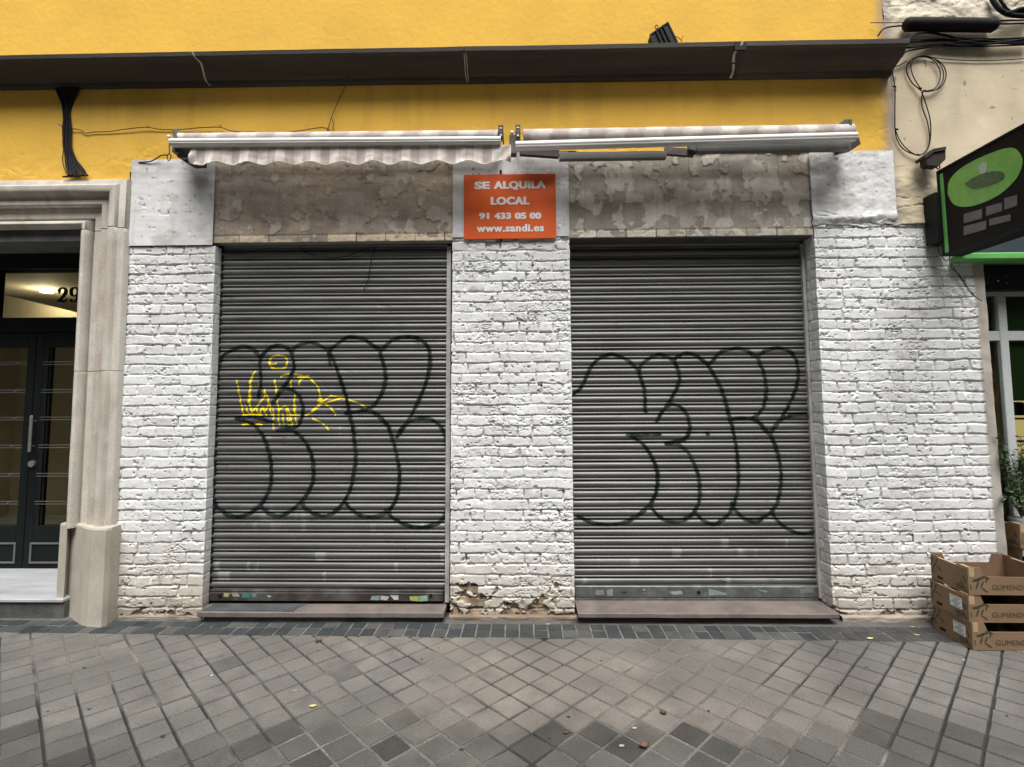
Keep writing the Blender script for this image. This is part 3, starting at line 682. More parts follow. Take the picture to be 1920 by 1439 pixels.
GYl = [[(445,714),(449,735),(452.5,754),(457.5,777)],[(480,697.5),(472,710),(470,720),(469,735),(467.5,754),(475,778)],[(497,732),(496,745),(485,760)],[(497,732),(505,754),(510,779)],
 [(505.5,680),(510,690),(522,693),(535,690),(539.5,680),(535,670),(522,667),(510,671),(505.5,680)],[(507,681),(513,684),(520,682)],
 [(516,714),(518,728),(520,741),(521,755),(522.5,768)],[(527,707),(536,703),(546,702),(556,703),(567,704)],[(561,722.5),(565,712),(575,707.5),(586,714),(596,726),(601,741),(598,752)],
 [(586,770),(605,754),(614,747),(622,741)],[(600,745),(605,754),(597,758)],[(620,743),(640,746),(670,755),(690,766)],[(605,754),(620,765),(627,772),(630,780)],[(605,756),(590,770),(570,781),(555,780)],
 [(587,785),(602,792),(617,805)],[(455,779),(475,778),(492,779)],[(544,779),(565,780)],[(522,782),(525,769),(534,762.5),(542.5,771),(545,789)],[(552.5,735),(553,755),(555,776)],
 [(455,797),(476,795),(492,797)],[(514,804.5),(512,795)],[(525,798),(523,785)],[(542,798),(549,797),(547,785)],[(484,760),(478,770)],[(505,754),(500,770)],[(530,775),(533,795)],[(486,722),(487,740)],[(474,702),(471,725),(470,745),(470,765)],[(461,762),(470,778),(480,765),(487,779),(493,764),(500,779)],[(513,765),(514,790)],[(537,762),(541,790)],[(551,760),(557,795)],[(560,708),(580,705)],[(604,748),(596,765)],[(608,757),(640,747)],[(546,712),(546,725)]]
mt = bpy.data.materials.new('shutter_steel'); mt.use_nodes = True
def shutter_mat():
    nt = mt.node_tree; N = nt.nodes; L = nt.links; b = N['Principled BSDF']
    g = N.new('ShaderNodeNewGeometry'); mp = N.new('ShaderNodeMapping'); mp.inputs['Scale'].default_value = (.35, 2, 3.2); L.new(g.outputs['Position'], mp.inputs[0])
    n = N.new('ShaderNodeTexNoise'); n.inputs['Scale'].default_value = 6; n.inputs['Detail'].default_value = 6; L.new(mp.outputs[0], n.inputs['Vector'])
    cr = N.new('ShaderNodeValToRGB'); e = cr.color_ramp.elements; e[0].position = .3; e[0].color = (.115, .114, .112, 1); e[1].position = .72; e[1].color = (.20, .199, .195, 1); L.new(n.outputs['Fac'], cr.inputs[0])
    a = N.new('ShaderNodeAttribute'); a.attribute_name = 'Col'
    mx = N.new('ShaderNodeMix'); mx.data_type = 'RGBA'; p = N.new('ShaderNodeAttribute'); p.attribute_name = 'paint'
    L.new(p.outputs['Fac'], mx.inputs['Factor']); L.new(cr.outputs[0], mx.inputs[6]); L.new(a.outputs['Color'], mx.inputs[7]); L.new(mx.outputs[2], b.inputs['Base Color'])
    mr = N.new('ShaderNodeMath'); mr.operation = 'MULTIPLY_ADD'; mr.inputs[1].default_value = -.6; mr.inputs[2].default_value = .6; L.new(p.outputs['Fac'], mr.inputs[0]); L.new(mr.outputs[0], b.inputs['Metallic'])
    ms = N.new('ShaderNodeMath'); ms.operation = 'MULTIPLY_ADD'; ms.inputs[1].default_value = -.42; ms.inputs[2].default_value = .5; L.new(p.outputs['Fac'], ms.inputs[0]); L.new(ms.outputs[0], b.inputs['Specular IOR Level'])
    rr = N.new('ShaderNodeMapRange'); rr.inputs['To Min'].default_value = .38; rr.inputs['To Max'].default_value = .60; L.new(n.outputs['Fac'], rr.inputs[0]); L.new(rr.outputs[0], b.inputs['Roughness'])
shutter_mat()
def shutter(name, TL, TR_, BL, BR, Yc, strokes, yellow, seed, nslat, label):
    a, b_, c, d = wp(*TL, Yc), wp(*TR_, Yc), wp(*BL, Yc), wp(*BR, Yc)
    zt, zb = (a[2]+b_[2])/2+.03, (c[2]+d[2])/2; ps = (zt-zb)/nslat
    # one slat from its top edge down: (t, outward depth)
    pf = [(0, -.012), (.022, -.012), (.040, .0015), (.08, .0060), (.14, .0095), (.20, .0118), (.27, .0132), (.34, .0136), (.41, .0130), (.48, .0112), (.55, .0085), (.62, .0050), (.675, .0015), (.70, .0005), (.73, .0032), (.77, .0062), (.815, .0076), (.86, .0070), (.893, .0036), (.912, -.012)]
    zs = []; hs_ = []; br = []
    for s in range(nslat):
        for t, h in pf: zs.append(zt-(s+t)*ps); hs_.append(h); br.append(s)
    zs.append(zb); hs_.append(-.012); br.append(nslat-1)
    zs = np.array(zs)[::-1].copy(); hs_ = np.array(hs_)[::-1].copy(); br = np.array(br)[::-1].copy()
    nx = 290; T01 = np.linspace(0, 1, nx)[None]; zn = ((zs-zb)/(zt-zb))[:, None]
    xl = c[0]+(a[0]-c[0])*zn; xr = d[0]+(b_[0]-d[0])*zn; X = xl+(xr-xl)*T01; Z = zs[:, None] + 0*X
    # slats are slightly out of level and dented
    dent = .0016*(fbm(X*2.2, br[:, None]*1.7+0*X, seed, 3)-.5)*2 - .0035*sst(.72, .8, fbm(X*4, br[:, None]*.9+0*X, seed+1, 3))
    Zd = Z + .0022*(fbm(X*.9, br[:, None]*2.3+0*X, seed+2, 2)-.5) + (T01-.5)*(.5)*((d[2]-c[2])*(1-zn)+(b_[2]-a[2])*zn)
    Yv = Yc - hs_[:, None] - dent
    m = np.zeros(X.shape, np.float32)
    XX = np.repeat(X[len(zs)//2][None], len(zs), 0)
    for st in strokes:
        q = [wp(px, py, Yc) for px, py in spline(st, 5)]; m = np.maximum(m, polyd(XX + 0*X, Z, [(p[0], p[2]) for p in q], .0162))
    lipf = np.where((hs_ > .003) & (np.roll(hs_, 1) < np.roll(hs_, -1)) & (hs_ < .0078), .72, 1.0)[:, None]; m = m*lipf*(.86+.14*sst(.35, .6, fbm(X*30, Z*30, seed+12, 3)))
    col = np.zeros(X.shape+(3,)) + np.array([.006, .013, .011])
    if yellow:
        y = np.zeros(X.shape, np.float32)
        for st in yellow:
            q = [wp(px, py, Yc) for px, py in spline(st, 4)]; y = np.maximum(y, polyd(XX, Z, [(p[0], p[2]) for p in q], .0062 if len(st) < 5 else .0074))
        col = mix(col, (.85, .68, .02), y*(m < .6)); m = np.maximum(m, y*.95)
    # pale scuffs low down, and torn sticker remains
    sc = sst(.70, .76, fbm(X*9, br[:, None]*3.1+0*X, seed+5, 4)+.04*(fbm(X*50, Z*60, seed+6, 2)-.5))*sst(.9, .1, Z-zb)*.45
    col = np.where((sc > m)[..., None], np.array([.36, .37, .36]), col); m = np.maximum(m, sc)
    o = mesh_np(name, np.stack([X, Yv, Zd], -1), grid_faces(len(zs), nx), mt, bld, True, col=col, attrs={'paint': m}); o['label'] = label
    return o, (c, d, a, b_)
YLc, YRc = YL, YR
shL, cL = shutter('roller_shutter', (418, 462), (839, 460), (394, 1108), (834, 1111), YLc, GL, GYl, 201, 37, 'grey roller shutter with black bubble graffiti and a yellow tag')
shR, cR_ = shutter('roller_shutter', (1068, 460), (1502, 457), (1077, 1103), (1535, 1101), YRc, GR, None, 251, 37, 'grey roller shutter with black bubble graffiti only')
m_rail = M('rail_steel_brown', (.040, .031, .026), .6, metal=.1, var=.3, vs_=6, bump=.15, tint=((.10, .10, .10), .6, 6))
m_rail2 = M('rail_steel_grey', (.115, .125, .120), .5, metal=.4, var=.25, vs_=8, bump=.15, tint=((.26, .25, .24), .5, 14))
m_guide = M('guide_rail_paint', (.44, .43, .42), .5, var=.2, vs_=7, bump=.1, tint=((.20, .16, .14), .5, 5))
p, q = wp(393, 1110, YLc-.03), wp(834, 1112, YLc-.03); b0 = wp(393, 1127, YLc-.03)[2]
mb = MB(); mb.box((p[0], YLc-.034, b0), (q[0]-.01, YLc+.004, p[2]-.004), bev=.004); mb.box((p[0], YLc-.030, p[2]-.002), (q[0]-.006, YLc+.004, p[2]+.012), bev=.003); mb.build('bottom_rail', m_rail, shL)
p, q = wp(1078, 1101, YRc-.03), wp(1535, 1099, YRc-.03); b0 = wp(1078, 1121, YRc-.03)[2]
mb = MB(); mb.box((p[0], YRc-.028, b0), (q[0], YRc+.004, p[2]+.006), bev=.005); mb.box((p[0], YRc-.024, b0-.028), (q[0], YRc+.004, b0-.003), bev=.003); mb.build('bottom_rail', m_rail2, shR)
# torn sticker remains on the bottom rails
def stick(pts, Y, col, par, nm='sticker', ext=.0012):
    m_ = M('sticker_remains', col, .5, var=.2, vs_=60, bump=0); mb = MB(); mb.prism([wp(x, y, Y) for x, y in pts], (0, -ext, 0)); mb.build(nm, m_, par)
YSL = YLc-.0345; YSR = YRc-.0285
stick([(420,1112),(432,1113),(427,1120),(419,1119)], YSL, (.35,.36,.16), shL); stick([(434,1113),(446,1113),(450,1119),(437,1119)], YSL, (.33,.27,.20), shL)
stick([(454,1112),(469,1112),(469,1121),(454,1121)], YSL, (.05,.18,.14), shL); stick([(471,1113),(481,1113),(481,1120),(473,1121)], YSL, (.12,.20,.16), shL)
stick([(501,1117),(509,1118),(505,1121)], YSL, (.5,.5,.5), shL)
stick([(697,1118),(712,1117),(711,1126),(694,1125)], YSL, (.18,.27,.25), shL); stick([(714,1117),(730,1119),(726,1126),(713,1125)], YSL, (.42,.38,.38), shL)
stick([(732,1117),(747,1117),(747,1125),(739,1125)], YSL, (.48,.47,.50), shL); stick([(768,1119),(785,1118),(785,1128),(769,1126)], YSL, (.32,.38,.10), shL); stick([(786,1118),(802,1117),(802,1127),(786,1128)], YSL, (.22,.36,.26), shL)
stick([(1117,1107),(1132,1107),(1132,1116),(1117,1116)], YSR, (.20,.20,.20), shR); stick([(1137,1107),(1149,1105),(1149,1118),(1139,1117)], YSR, (.24,.24,.24), shR)
stick([(1164,1110),(1176,1110),(1172,1113),(1165,1112)], YSR, (.03,.03,.03), shR); stick([(1205,1106),(1211,1105),(1205,1112),(1209,1113)], YSR, (.35,.35,.34), shR)
stick([(1255,1110),(1277,1108),(1281,1114),(1262,1116)], YSR, (.30,.31,.30), shR); stick([(1328,1104),(1360,1112),(1364,1116),(1329,1117)], YSR, (.20,.26,.24), shR); stick([(1418,1106),(1440,1108),(1436,1112)], YSR, (.19,.24,.22), shR)
stick([(1500,1104),(1526,1102),(1526,1112),(1500,1113)], YSR, (.16,.17,.165), shR); stick([(1340,1086),(1368,1087),(1366,1091)], YSR+.01, (.30,.30,.29), shR)
for px, Yq, par in ((413, YSL, shL), (808, YSL, shL), (1310, YSR, shR)):
    c = wp(px, 1117 if px < 900 else 1111, Yq); mb = MB(); mb.tube([(c[0], Yq+.002, c[2]), (c[0], Yq-.006, c[2])], .011, 14); mb.build('lock', m_black, par)
# guide rails
def guide(pt, pbm, w, Y0, Y1, par, side, m_=None):
    a = wp(*pt, Y0); b = wp(*pbm, Y0); mb = MB(); s = side
    vv = []
    for P in (b, a):
        vv += [(P[0], Y0, P[2]), (P[0]+s*w, Y0, P[2]), (P[0]+s*w, Y1, P[2]), (P[0], Y1, P[2])]
    mb.add(vv, [(0,1,5,4),(1,2,6,5),(2,3,7,6),(3,0,4,7),(4,5,6,7)]); mb.build('guide_rail', m_ or m_guide, par)
guide((838, 462), (834, 1130), .030, YLc-.030, YLc+.02, shL, 1); guide((420, 462), (395.5, 1130), .034, YLc-.012, YLc+.02, shL, -1, m_black)  # black strip at the left jamb stands in for the shadow gap, hides slat ends
guide((1502, 458), (1536, 1122), .022, YRc-.030, YRc+.02, shR, 1); guide((1068, 462), (1077, 1122), .03, YRc-.012, YRc+.02, shR, -1)
# dangling black wires in front of the left shutter's head
mb = MB(); Yw = YLc-.025
mb.tube(spline([wp(562, 462, Yw), wp(575, 474, Yw), wp(610, 483, Yw), wp(645, 482, Yw), wp(672, 472, Yw), wp(700, 463, Yw)], 6), .0026, 6)
mb.tube(spline([wp(706, 462, Yw), wp(698, 478, Yw), wp(694, 500, Yw), wp(690, 525, Yw), wp(681, 546, Yw)], 6), .0028, 6); mb.build('loose_wire', m_cable, shL)

# thresholds
def slab(pts_px, ztop, th, Yf, Yb, name, overh=.0):
    x0, x1 = pts_px; mb = MB(); n = 40
    xs_ = np.linspace(x0, x1, n); vv = []
    for i, x in enumerate(xs_):
        j = .004*(float(vn(x*14, 1, 5))-.5); e = .0035
        for (y, z) in ((Yf+e+j, ztop-th), (Yf+j, ztop-th+e), (Yf+j, ztop-e*1.2), (Yf+e*1.3+j, ztop), (Yb, ztop+.002), (Yb, ztop-th)): vv.append((x, y, z+.0012*(float(vn(x*9, 7, 3))-.5)))
    ff = [(0, 1, 2, 3, 4, 5), tuple((n-1)*6+k for k in (5, 4, 3, 2, 1, 0))]
    for i in range(n-1):
        for k in range(6): ff.append((i*6+k, (i+1)*6+k, (i+1)*6+(k+1) % 6, i*6+(k+1) % 6))
    mb.add(vv, ff); return mb.build(name, m_granite, bld)
tL0, tL1 = wp(370, 1150, -.075)[0], wp(832, 1155, -.075)[0]; tR0, tR1 = wp(1084, 1152, -.085)[0], wp(1574, 1150, -.085)[0]
zTL, zTR = wp(600, 1149, -.075)[2], wp(1300, 1151, -.085)[2]
slab((tL0, tL1), zTL, .034, -.075, .2, 'threshold'); slab((tR0, tR1), zTR, .030, -.085, .3, 'threshold')
m_redbase = M('dark_red_plinth', (.040, .026, .024), .8, var=.3, vs_=8, bump=.3, bs=50)
mb = MB(); mb.box((tL0+.03, -.045, -.05), (tL1-.03, .2, zTL-.034)); mb.build('threshold_base', m_cement, bld)
mb = MB(); mb.box((tR0+.01, -.055, -.05), (tR1-.05, .3, zTR-.030)); mb.build('threshold_base', m_redbase, bld)
mb = MB(); zz = zTL+.002
mb.prism([gp(400, 1133, zz), gp(575, 1133, zz), gp(556, 1141, zz), gp(550, 1147, zz), gp(380, 1145, zz)], (0, 0, .003)); mb.build('slate_remnant', M('dark_slate', (.07, .075, .078), .6, var=.3, vs_=9, bump=.3), bld)
# broken footing sill under the right pier, and under the middle pier
def footing(xa, xb, zt, Yf, seed, col):
    nx = int((xb-xa)/.006); X, T_ = np.meshgrid(np.linspace(xa, xb, nx), np.linspace(0, 1, 16))
    Zf = np.clip(T_*1.6, 0, 1)*zt; Yy = Yf + np.clip((T_-.55)*2.4, 0, 1)*(-Yf+.02)
    n_ = fbm(X*14, T_*3, seed, 4)-.5; C = np.zeros(X.shape+(3,))+np.array(col); C *= (.6+.8*fbm(X*11, T_*3, seed+1, 3))[..., None]
    mesh_np('footing', np.stack([X, Yy-.012*n_, Zf+.010*n_*np.clip(T_*2, 0, 1)], -1), grid_faces(16, nx), m_plaster, bld, True, col=C)
footing(wp(1575, 1160)[0], wp(1740, 1160)[0], .040, -.030, 301, (.33, .28, .23)); footing(wp(842, 1160)[0], wp(1082, 1160)[0], .030, -.018, 311, (.22, .165, .12)); footing(wp(222, 1160)[0], wp(378, 1160)[0], .022, -.012, 321, (.26, .22, .17))

# ------------------------------------------------ stone door surround (swept moulding)
pr = [(0, -.66), (0, -.010), (.003, .006), (.012, .020), (.026, .028), (.040, .024), (.052, .008), (.058, -.012), (.061, -.036), (.068, -.038), (.074, -.026), (.080, -.020), (.152, -.014), (.155, -.030), (.160, .026), (.168, .032), (.190, .030), (.205, .026), (.218, .030), (.228, .044), (.236, .060), (.246, .074), (.262, .080), (.290, .080), (.298, .070), (.306, .056), (.330, .050), (.344, .044), (.352, .030), (.356, 0)]
Pt = wp(151.5, 427, -.01); Pb = wp(123, 985, -.01); Pg = wp(113, 1160, -.01)
XI = lambda z: np.interp(z, [Pg[2], Pb[2], Pt[2]], [Pg[0], Pb[0], Pt[0]]); ZI = Pt[2]
rings = []; cols = []
def sring(z=None, x=None, shrink=0., mit=False):
    out = []
    for n_, d_ in pr:
        dd = d_-shrink if d_ > -.1 else d_
        if mit: out.append((XI(ZI)+n_*1.02, -dd, ZI+n_))
        elif z is not None: out.append((XI(z)+n_*1.02, -dd, z))
        else: out.append((x, -dd, ZI+n_))
    return out
zj = [wp(160, 697)[2]]
zsr = sorted(set([Pb[2]-.02] + list(np.linspace(Pb[2], ZI-.06, 60)) + [v for q in zj for v in (q-.004, q-.002, q+.002, q+.004)] + [ZI-.026, ZI-.022, ZI-.018, ZI-.014]))
for z in zsr:
    s = 0.
    for q in zj+[ZI-.020]:
        if abs(z-q) <= .0025: s = .005
    rings.append(sring(z=z, shrink=s))
rings.append(sring(mit=True))
for x_ in np.concatenate([np.linspace(XI(ZI)-.02, LB[0]-.2, 50), [-5.6]]): rings.append(sring(x=x_))
V = np.array(rings); V[..., 1] += .0016*(fbm(V[..., 0]*30, V[..., 2]*30, 31, 3)-.5)*2*(V[..., 1] < .1)
C = np.zeros(V.shape)+np.array([.54, .505, .445]); C *= (.86+.28*fbm(V[..., 2]*2.4, V[..., 0]*30, 32, 3))[..., None]
C = mix(C, (.30, .23, .18), sst(.5, .68, fbm(V[..., 0]*12, V[..., 2]*5, 33, 3))*.35); C[:, 15:21] *= np.array([.88, .85, .82]); C[:, 8:11] *= .72  # band has a pinkish stain; the recessed groove's shade is painted into its colour
sur = mesh_np('door_surround', V, grid_faces(len(rings), len(pr)), m_stone, bld, True, col=C); sur.data.set_sharp_from_angle(angle=math.radians(35))
# head cap: top face of the surround and the plaster behind
pl = [(103, 1158), (117, 1160), (124, 1152), (151, 1171), (163, 1175), (190, 1177), (200, 1173), (223, 1158)]
zp = wp(150, 986, -.05)[2]; G = [gp(*p) for p in pl]; mb = MB(); nG = len(G)
back = [np.array([G[-1][0], .1, 0]), np.array([G[0][0]-.0, .1, 0])]; ring = G+back; n = len(ring)
lev = [-.02, .04, .25, zp-.012, zp]; vv = []
cx_ = np.mean([g[0] for g in G])
for i, z in enumerate(lev):
    ins = .006 if i == len(lev)-1 else (-.004 if i == 0 else 0)
    tz = 0 if i < 1 else 0
    for k, g in enumerate(ring):
        dx = (XI(z)-XI(0)); vv.append((g[0]+dx*.75+ (cx_-g[0])*ins*2, g[1]+ins + .002*random.uniform(-1, 1), z))
ff = []
for i in range(len(lev)-1):
    for k in range(n): ff.append((i*n+k, i*n+(k+1) % n, (i+1)*n+(k+1) % n, (i+1)*n+k))
ff.append(tuple((len(lev)-1)*n+k for k in range(n)))
mb.add(vv, ff, (.46, .42, .35)); mb.build('surround_plinth', m_stone, sur)
# ------------------------------------------------ doorstep, hallway, door
zf = .136; xr0 = XI(.5)
mb = MB(); mb.box((-5.6, -.022, zf-.022), (xr0+.02, .70, zf), bev=.004); mb.build('doorstep', m_marble, bld)
mb = MB(); mb.box((-5.6, -.005, -.05), (xr0+.02, .70, zf-.0225)); mb.build('step_riser', m_cement, bld)
DY = .66
m_hall = M('hall_marble', (.50, .45, .34), .5, var=.10, vs_=2, bump=.03); m_hallc = M('hall_ceiling', (.5, .45, .36), .8, var=.04, bump=0); m_dark = M('dark_core', (.02, .02, .02), .9, var=.1, bump=0)
hall = None
mb = MB(); HX0, HX1, HY, HZ = -6.2, -3.15, 2.6, 2.62
mb.add([(HX0, HY, zf), (HX1, HY, zf), (HX1, HY, HZ), (HX0, HY, HZ)], [(0, 1, 2, 3)]); mb.add([(HX1, .7, zf), (HX1, HY, zf), (HX1, HY, HZ), (HX1, .7, HZ)], [(3, 2, 1, 0)]); mb.add([(HX0, .7, zf), (HX0, HY, zf), (HX0, HY, HZ), (HX0, .7, HZ)], [(0, 1, 2, 3)])
hall = mb.build('hallway_wall', m_hall, bld)
mb = MB(); mb.box((HX0, .7, HZ), (HX1+.1, HY+.1, HZ+.06)); mb.build('hallway_ceiling', m_hallc, hall)
mb = MB(); mb.box((HX0, .705, .0), (HX1+.1, HY+.1, zf-.002)); mb.build('hallway_floor', m_marble, hall)
mb = MB(); mb.box((HX1+.005, .35, 0), (-2.7, HY, 3)); mb.build('party_wall', m_dark, bld)
mb = MB()                                   # stepped wall cladding and a slanting stair soffit seen through the fanlight
q = [wp(2, 552, 1.6), wp(150, 588, 1.6), wp(150, 640, 1.6), wp(2, 612, 1.6)]; mb.prism(q, (0, .25, 0)); mb.build('stair_soffit', m_hallc, hall)
lp = wp(90, 505, 1.35); mb = MB(); mb.tube([(lp[0], lp[1], HZ-.002), (lp[0], lp[1], HZ-.03)], .05, 16); mb.build('ceiling_lamp', emit('lamp_glow', (1, .82, .50), 12), hall)
ld = bpy.data.lights.new('hall_lamp', 'POINT'); ld.energy = 4.2; ld.color = (1, .88, .66); ld.shadow_soft_size = .05
lo = bpy.data.objects.new('hall_lamp', ld); COL.objects.link(lo); lo.location = (lp[0], lp[1], HZ-.09)
def D(px, py, dy=0.): return wp(px, py, DY+dy)
mb = MB(); 
def dbox(mb, x0, y0, x1, y1, a=-.03, b=.03, bev=.003):
    p_, q_ = D(x0, y0), D(x1, y1); mb.box((p_[0], DY+a, p_[2]), (q_[0], DY+b, q_[2]), bev=bev)
xR = XI(1.5)+.12
pz = lambda y: D(80, y)[2]
mb.box((-5.6, DY-.05, pz(507)), (xR, DY+.04, pz(470))); mb.box((-5.6, DY-.04, pz(623)), (xR, DY+.04, pz(597)), bev=.004)
x_m = D(-3, 550)[0]; mb.box((x_m-.09, DY-.04, pz(597)), (x_m+.012, DY+.04, pz(507)))
def leaf(xa, xb, first):
    w = .068; mb.box((xa, DY-.025, zf+.006), (xa+w, DY+.025, pz(624)), bev=.004); mb.box((xb-w, DY-.025, zf+.006), (xb, DY+.025, pz(624)), bev=.004)
    mb.box((xa+w, DY-.024, pz(652)), (xb-w, DY+.024, pz(624)), bev=.003); mb.box((xa+w, DY-.024, zf+.006), (xb-w, DY+.024, pz(985)), bev=.003)
xg = D(60, 850)[0]; LW = .62
leaf(xg-LW, xg-.003, True); leaf(xg+.003, xg+LW, False)
door = mb.build('entrance_door', m_doorgreen, bld); door['label'] = 'dark green two leaf entrance door with glass panes and a fanlight'
m_gl = glass('door_glass', (.62, .62, .55), .10)
mb = MB(); mb.box((x_m+.01, DY-.003, pz(597)), (xR, DY+.003, pz(507))); mb.build('fanlight_glass', m_gl, door)
for xa, xb in ((xg-LW, xg), (xg, xg+LW)):
    mb = MB(); mb.box((xa+.068, DY-.003, pz(985)), (xb-.068, DY+.003, pz(652))); mb.build('glass_pane', m_gl, door)
    mb = MB(); mb.box((xa+.068, DY-.02, pz(985)), (xa+.110, DY+.02, pz(652))); mb.box((xa+.122, DY-.016, pz(985)), (xa+.130, DY+.016, pz(652))); mb.build('glazing_bead', m_black, door)
    for y in (682, 734, 785, 837, 890, 942):
        mb = MB()
        for dz_ in (-.011, .011): mb.tube([(xa+.066, DY-.022, pz(y)+dz_), (xb-.062, DY-.022, pz(y)+dz_)], .0026, 8)
        mb.tube([(xb-.15, DY-.005, pz(y)), (xb-.15, DY-.034, pz(y))], .006, 8); mb.build('guard_bar', m_greymetal, door)
    mb = MB(); z0_, z1_ = pz(1055), pz(1016); e = .014; A0, A1 = xa+.060, xb-.060
    for b4 in ((A0, z0_, A1, z0_+e), (A0, z1_-e, A1, z1_), (A0, z0_+e, A0+e, z1_-e), (A1-e, z0_+e, A1, z1_-e)): mb.box((b4[0], DY-.034, b4[1]), (b4[2], DY-.022, b4[3]), bev=.002)
    mb.build('kick_panel_frame', m_greymetal, door)
hx = D(71, 812)[0]; mb = MB(); mb.box((hx-.013, DY-.075, pz(846)), (hx+.013, DY-.060, pz(779)), bev=.005); mb.tube([(hx, DY-.065, pz(790)), (hx, DY-.02, pz(790))], .007); mb.tube([(hx, DY-.065, pz(836)), (hx, DY-.02, pz(836))], .007); mb.build('handle', m_chrome, door)
c = D(67, 869); mb = MB(); mb.tube([(c[0], DY-.02, c[2]), (c[0], DY-.045, c[2])], .026, 20); mb.build('lock', m_chrome, door)
# numerals 2 and 9 on the fanlight, with thick and thin strokes
def numeral(strokes, x0, x1, z0, z1, nm):
    for k, (mat_, gr, y) in enumerate(((m_greymetal, .0035, DY-.006), (m_black, 0, DY-.012))):
        mb = MB()
        for st in strokes:
            s = spline([(a, b, w) for a, b, w in st], 8); vv = []; n = len(s)
            for i in range(n):
                p_ = s[i]; d_ = s[min(i+1, n-1)]-s[max(i-1, 0)]; d_ = np.array([d_[0]*(x1-x0), d_[1]*(z1-z0)]); d_ = d_/(np.linalg.norm(d_)+1e-9); nn = np.array([-d_[1], d_[0]])*(p_[2]*(x1-x0)/2+gr)
                cx, cz = x0+(x1-x0)*p_[0], z0+(z1-z0)*p_[1]; vv += [(cx+nn[0], y, cz+nn[1]), (cx-nn[0], y, cz-nn[1]), (cx+nn[0], y+.005, cz+nn[1]), (cx-nn[0], y+.005, cz-nn[1])]
            ff = []
            for i in range(n-1): ff += [(4*i, 4*i+4, 4*i+5, 4*i+1), (4*i+2, 4*i+3, 4*i+7, 4*i+6), (4*i, 4*i+2, 4*i+6, 4*i+4), (4*i+1, 4*i+5, 4*i+7, 4*i+3)]
            mb.add(vv, ff)
        mb.build(nm, mat_, door)
a, b = D(110, 540), D(126, 567)
numeral([[(.12, .72, .30), (.20, .90, .14), (.50, .98, .10), (.82, .86, .22), (.86, .68, .30), (.66, .44, .24), (.34, .22, .14), (.10, .05, .10)], [(.05, .06, .16), (.35, .10, .22), (.65, .05, .22), (.90, .10, .14), (.97, .28, .08)], [(.10, .70, .22), (.22, .68, .26)]], a[0], b[0], b[2], a[2], 'house_number')
a, b = D(133, 540), D(149, 567)
numeral([[(.86, .70, .26), (.72, .95, .12), (.45, .99, .08), (.16, .90, .22), (.10, .70, .30), (.20, .50, .20), (.48, .42, .08), (.74, .52, .14), (.88, .70, .26), (.88, .45, .28), (.70, .12, .16), (.42, .01, .08), (.16, .10, .16), (.18, .22, .26)]], a[0], b[0], b[2], a[2], 'house_number')

# =============================================================== neighbouring building (right)
def bcol(X, Z):
    c = np.zeros(X.shape+(3,))+np.array([.62, .525, .365]); c *= (.78+.44*fbm(X*2.5, Z*2, 81, 4))[..., None]
    top = sst(wp(1700, 60)[2], wp(1700, 20)[2], Z+.1*(fbm(X*6, Z*6, 82, 3)-.5)); c = mix(c, (.74, .69, .56), top*.7)
    g = sst(.55, .75, fbm(X*6, Z*2.2, 83, 4)); c = mix(c, (.42, .37, .29), g*.45)
    e = sst(.07, .0, X-XR(Z)+.04*(fbm(X*10, Z*10, 84, 3)-.5)); c = mix(c, (.36, .30, .26), e*.8)
    low = sst(wp(1700, 330)[2], wp(1700, 300)[2]-.0, -Z+2*wp(1700, 330)[2]-wp(1700, 330)[2]); 
    k = sst(.93, .96, vn(X*22, Z*22, 85)); return mix(c, (.10, .08, .07), k*.6)
def bh(X, Z):
    h = .003*(fbm(X*6, Z*6, 86, 4)-.5)+.008*(fbm(X*2, Z*2, 87, 3)-.5)
    up = sst(wp(1700, 70)[2], wp(1700, 30)[2], Z); h = h + .018*up*(fbm(X*9, Z*14, 88, 4)-.5)*2
    low = sst(wp(1700, 300)[2], wp(1700, 345)[2], Z); h = h + low*(.006+.022*(fbm(X*7, Z*14, 89, 4)-.5))
    cr = np.abs(fbm(X*2.5, Z*9, 90, 3)-.5); return h - .008*sst(.014, .0, cr)*np.maximum(up, low)
zbr = lambda X: np.interp(X, [wp(1670, 420)[0], wp(1690, 420)[0], wp(1745, 420)[0], 6], [wp(1670, 425)[2], wp(1680, 421)[2], wp(1745, 419)[2], wp(1745, 419)[2]])+.012*(fbm(X*20, X*0, 91, 3)-.5)
sheet_np('wall', XR(3.)-.015, 5.4, wp(1700, 440)[2], 4.6, -.002, bh, bcol, m_beige, nbr, .0065, keepf=lambda X, Z: (Z > zbr(X)) & (X > XR(Z)-.012+.012*(fbm(Z*14, Z*0, 8, 3)-.5)))
mb = MB(); zo = wp(1880, 492)[2]; mb.box((XSEAM(2)+.01, .04, zo), (5.4, .34, 6.2)); mb.box((XSEAM(2)+.01, .04, -.05), (wp(1865, 800)[0]-.04, .34, zo)); mb.box((5.3, .0, -.05), (5.5, 2.6, zo+.3)); mb.build('wall_core', m_cement, nbr)
m_shopwhite = M('white_aluminium', (.50, .53, .53), .4, var=.06, bump=.03); m_green = M('green_trim', (.13, .42, .10), .45, var=.10, vs_=12, bump=.1, bs=30)
m_bluegrey = M('blue_grey_panel', (.045, .060, .075), .4, var=.1, bump=.03); m_poster = M('dark_green_poster', (.018, .050, .006), .5, var=.1, bump=0)
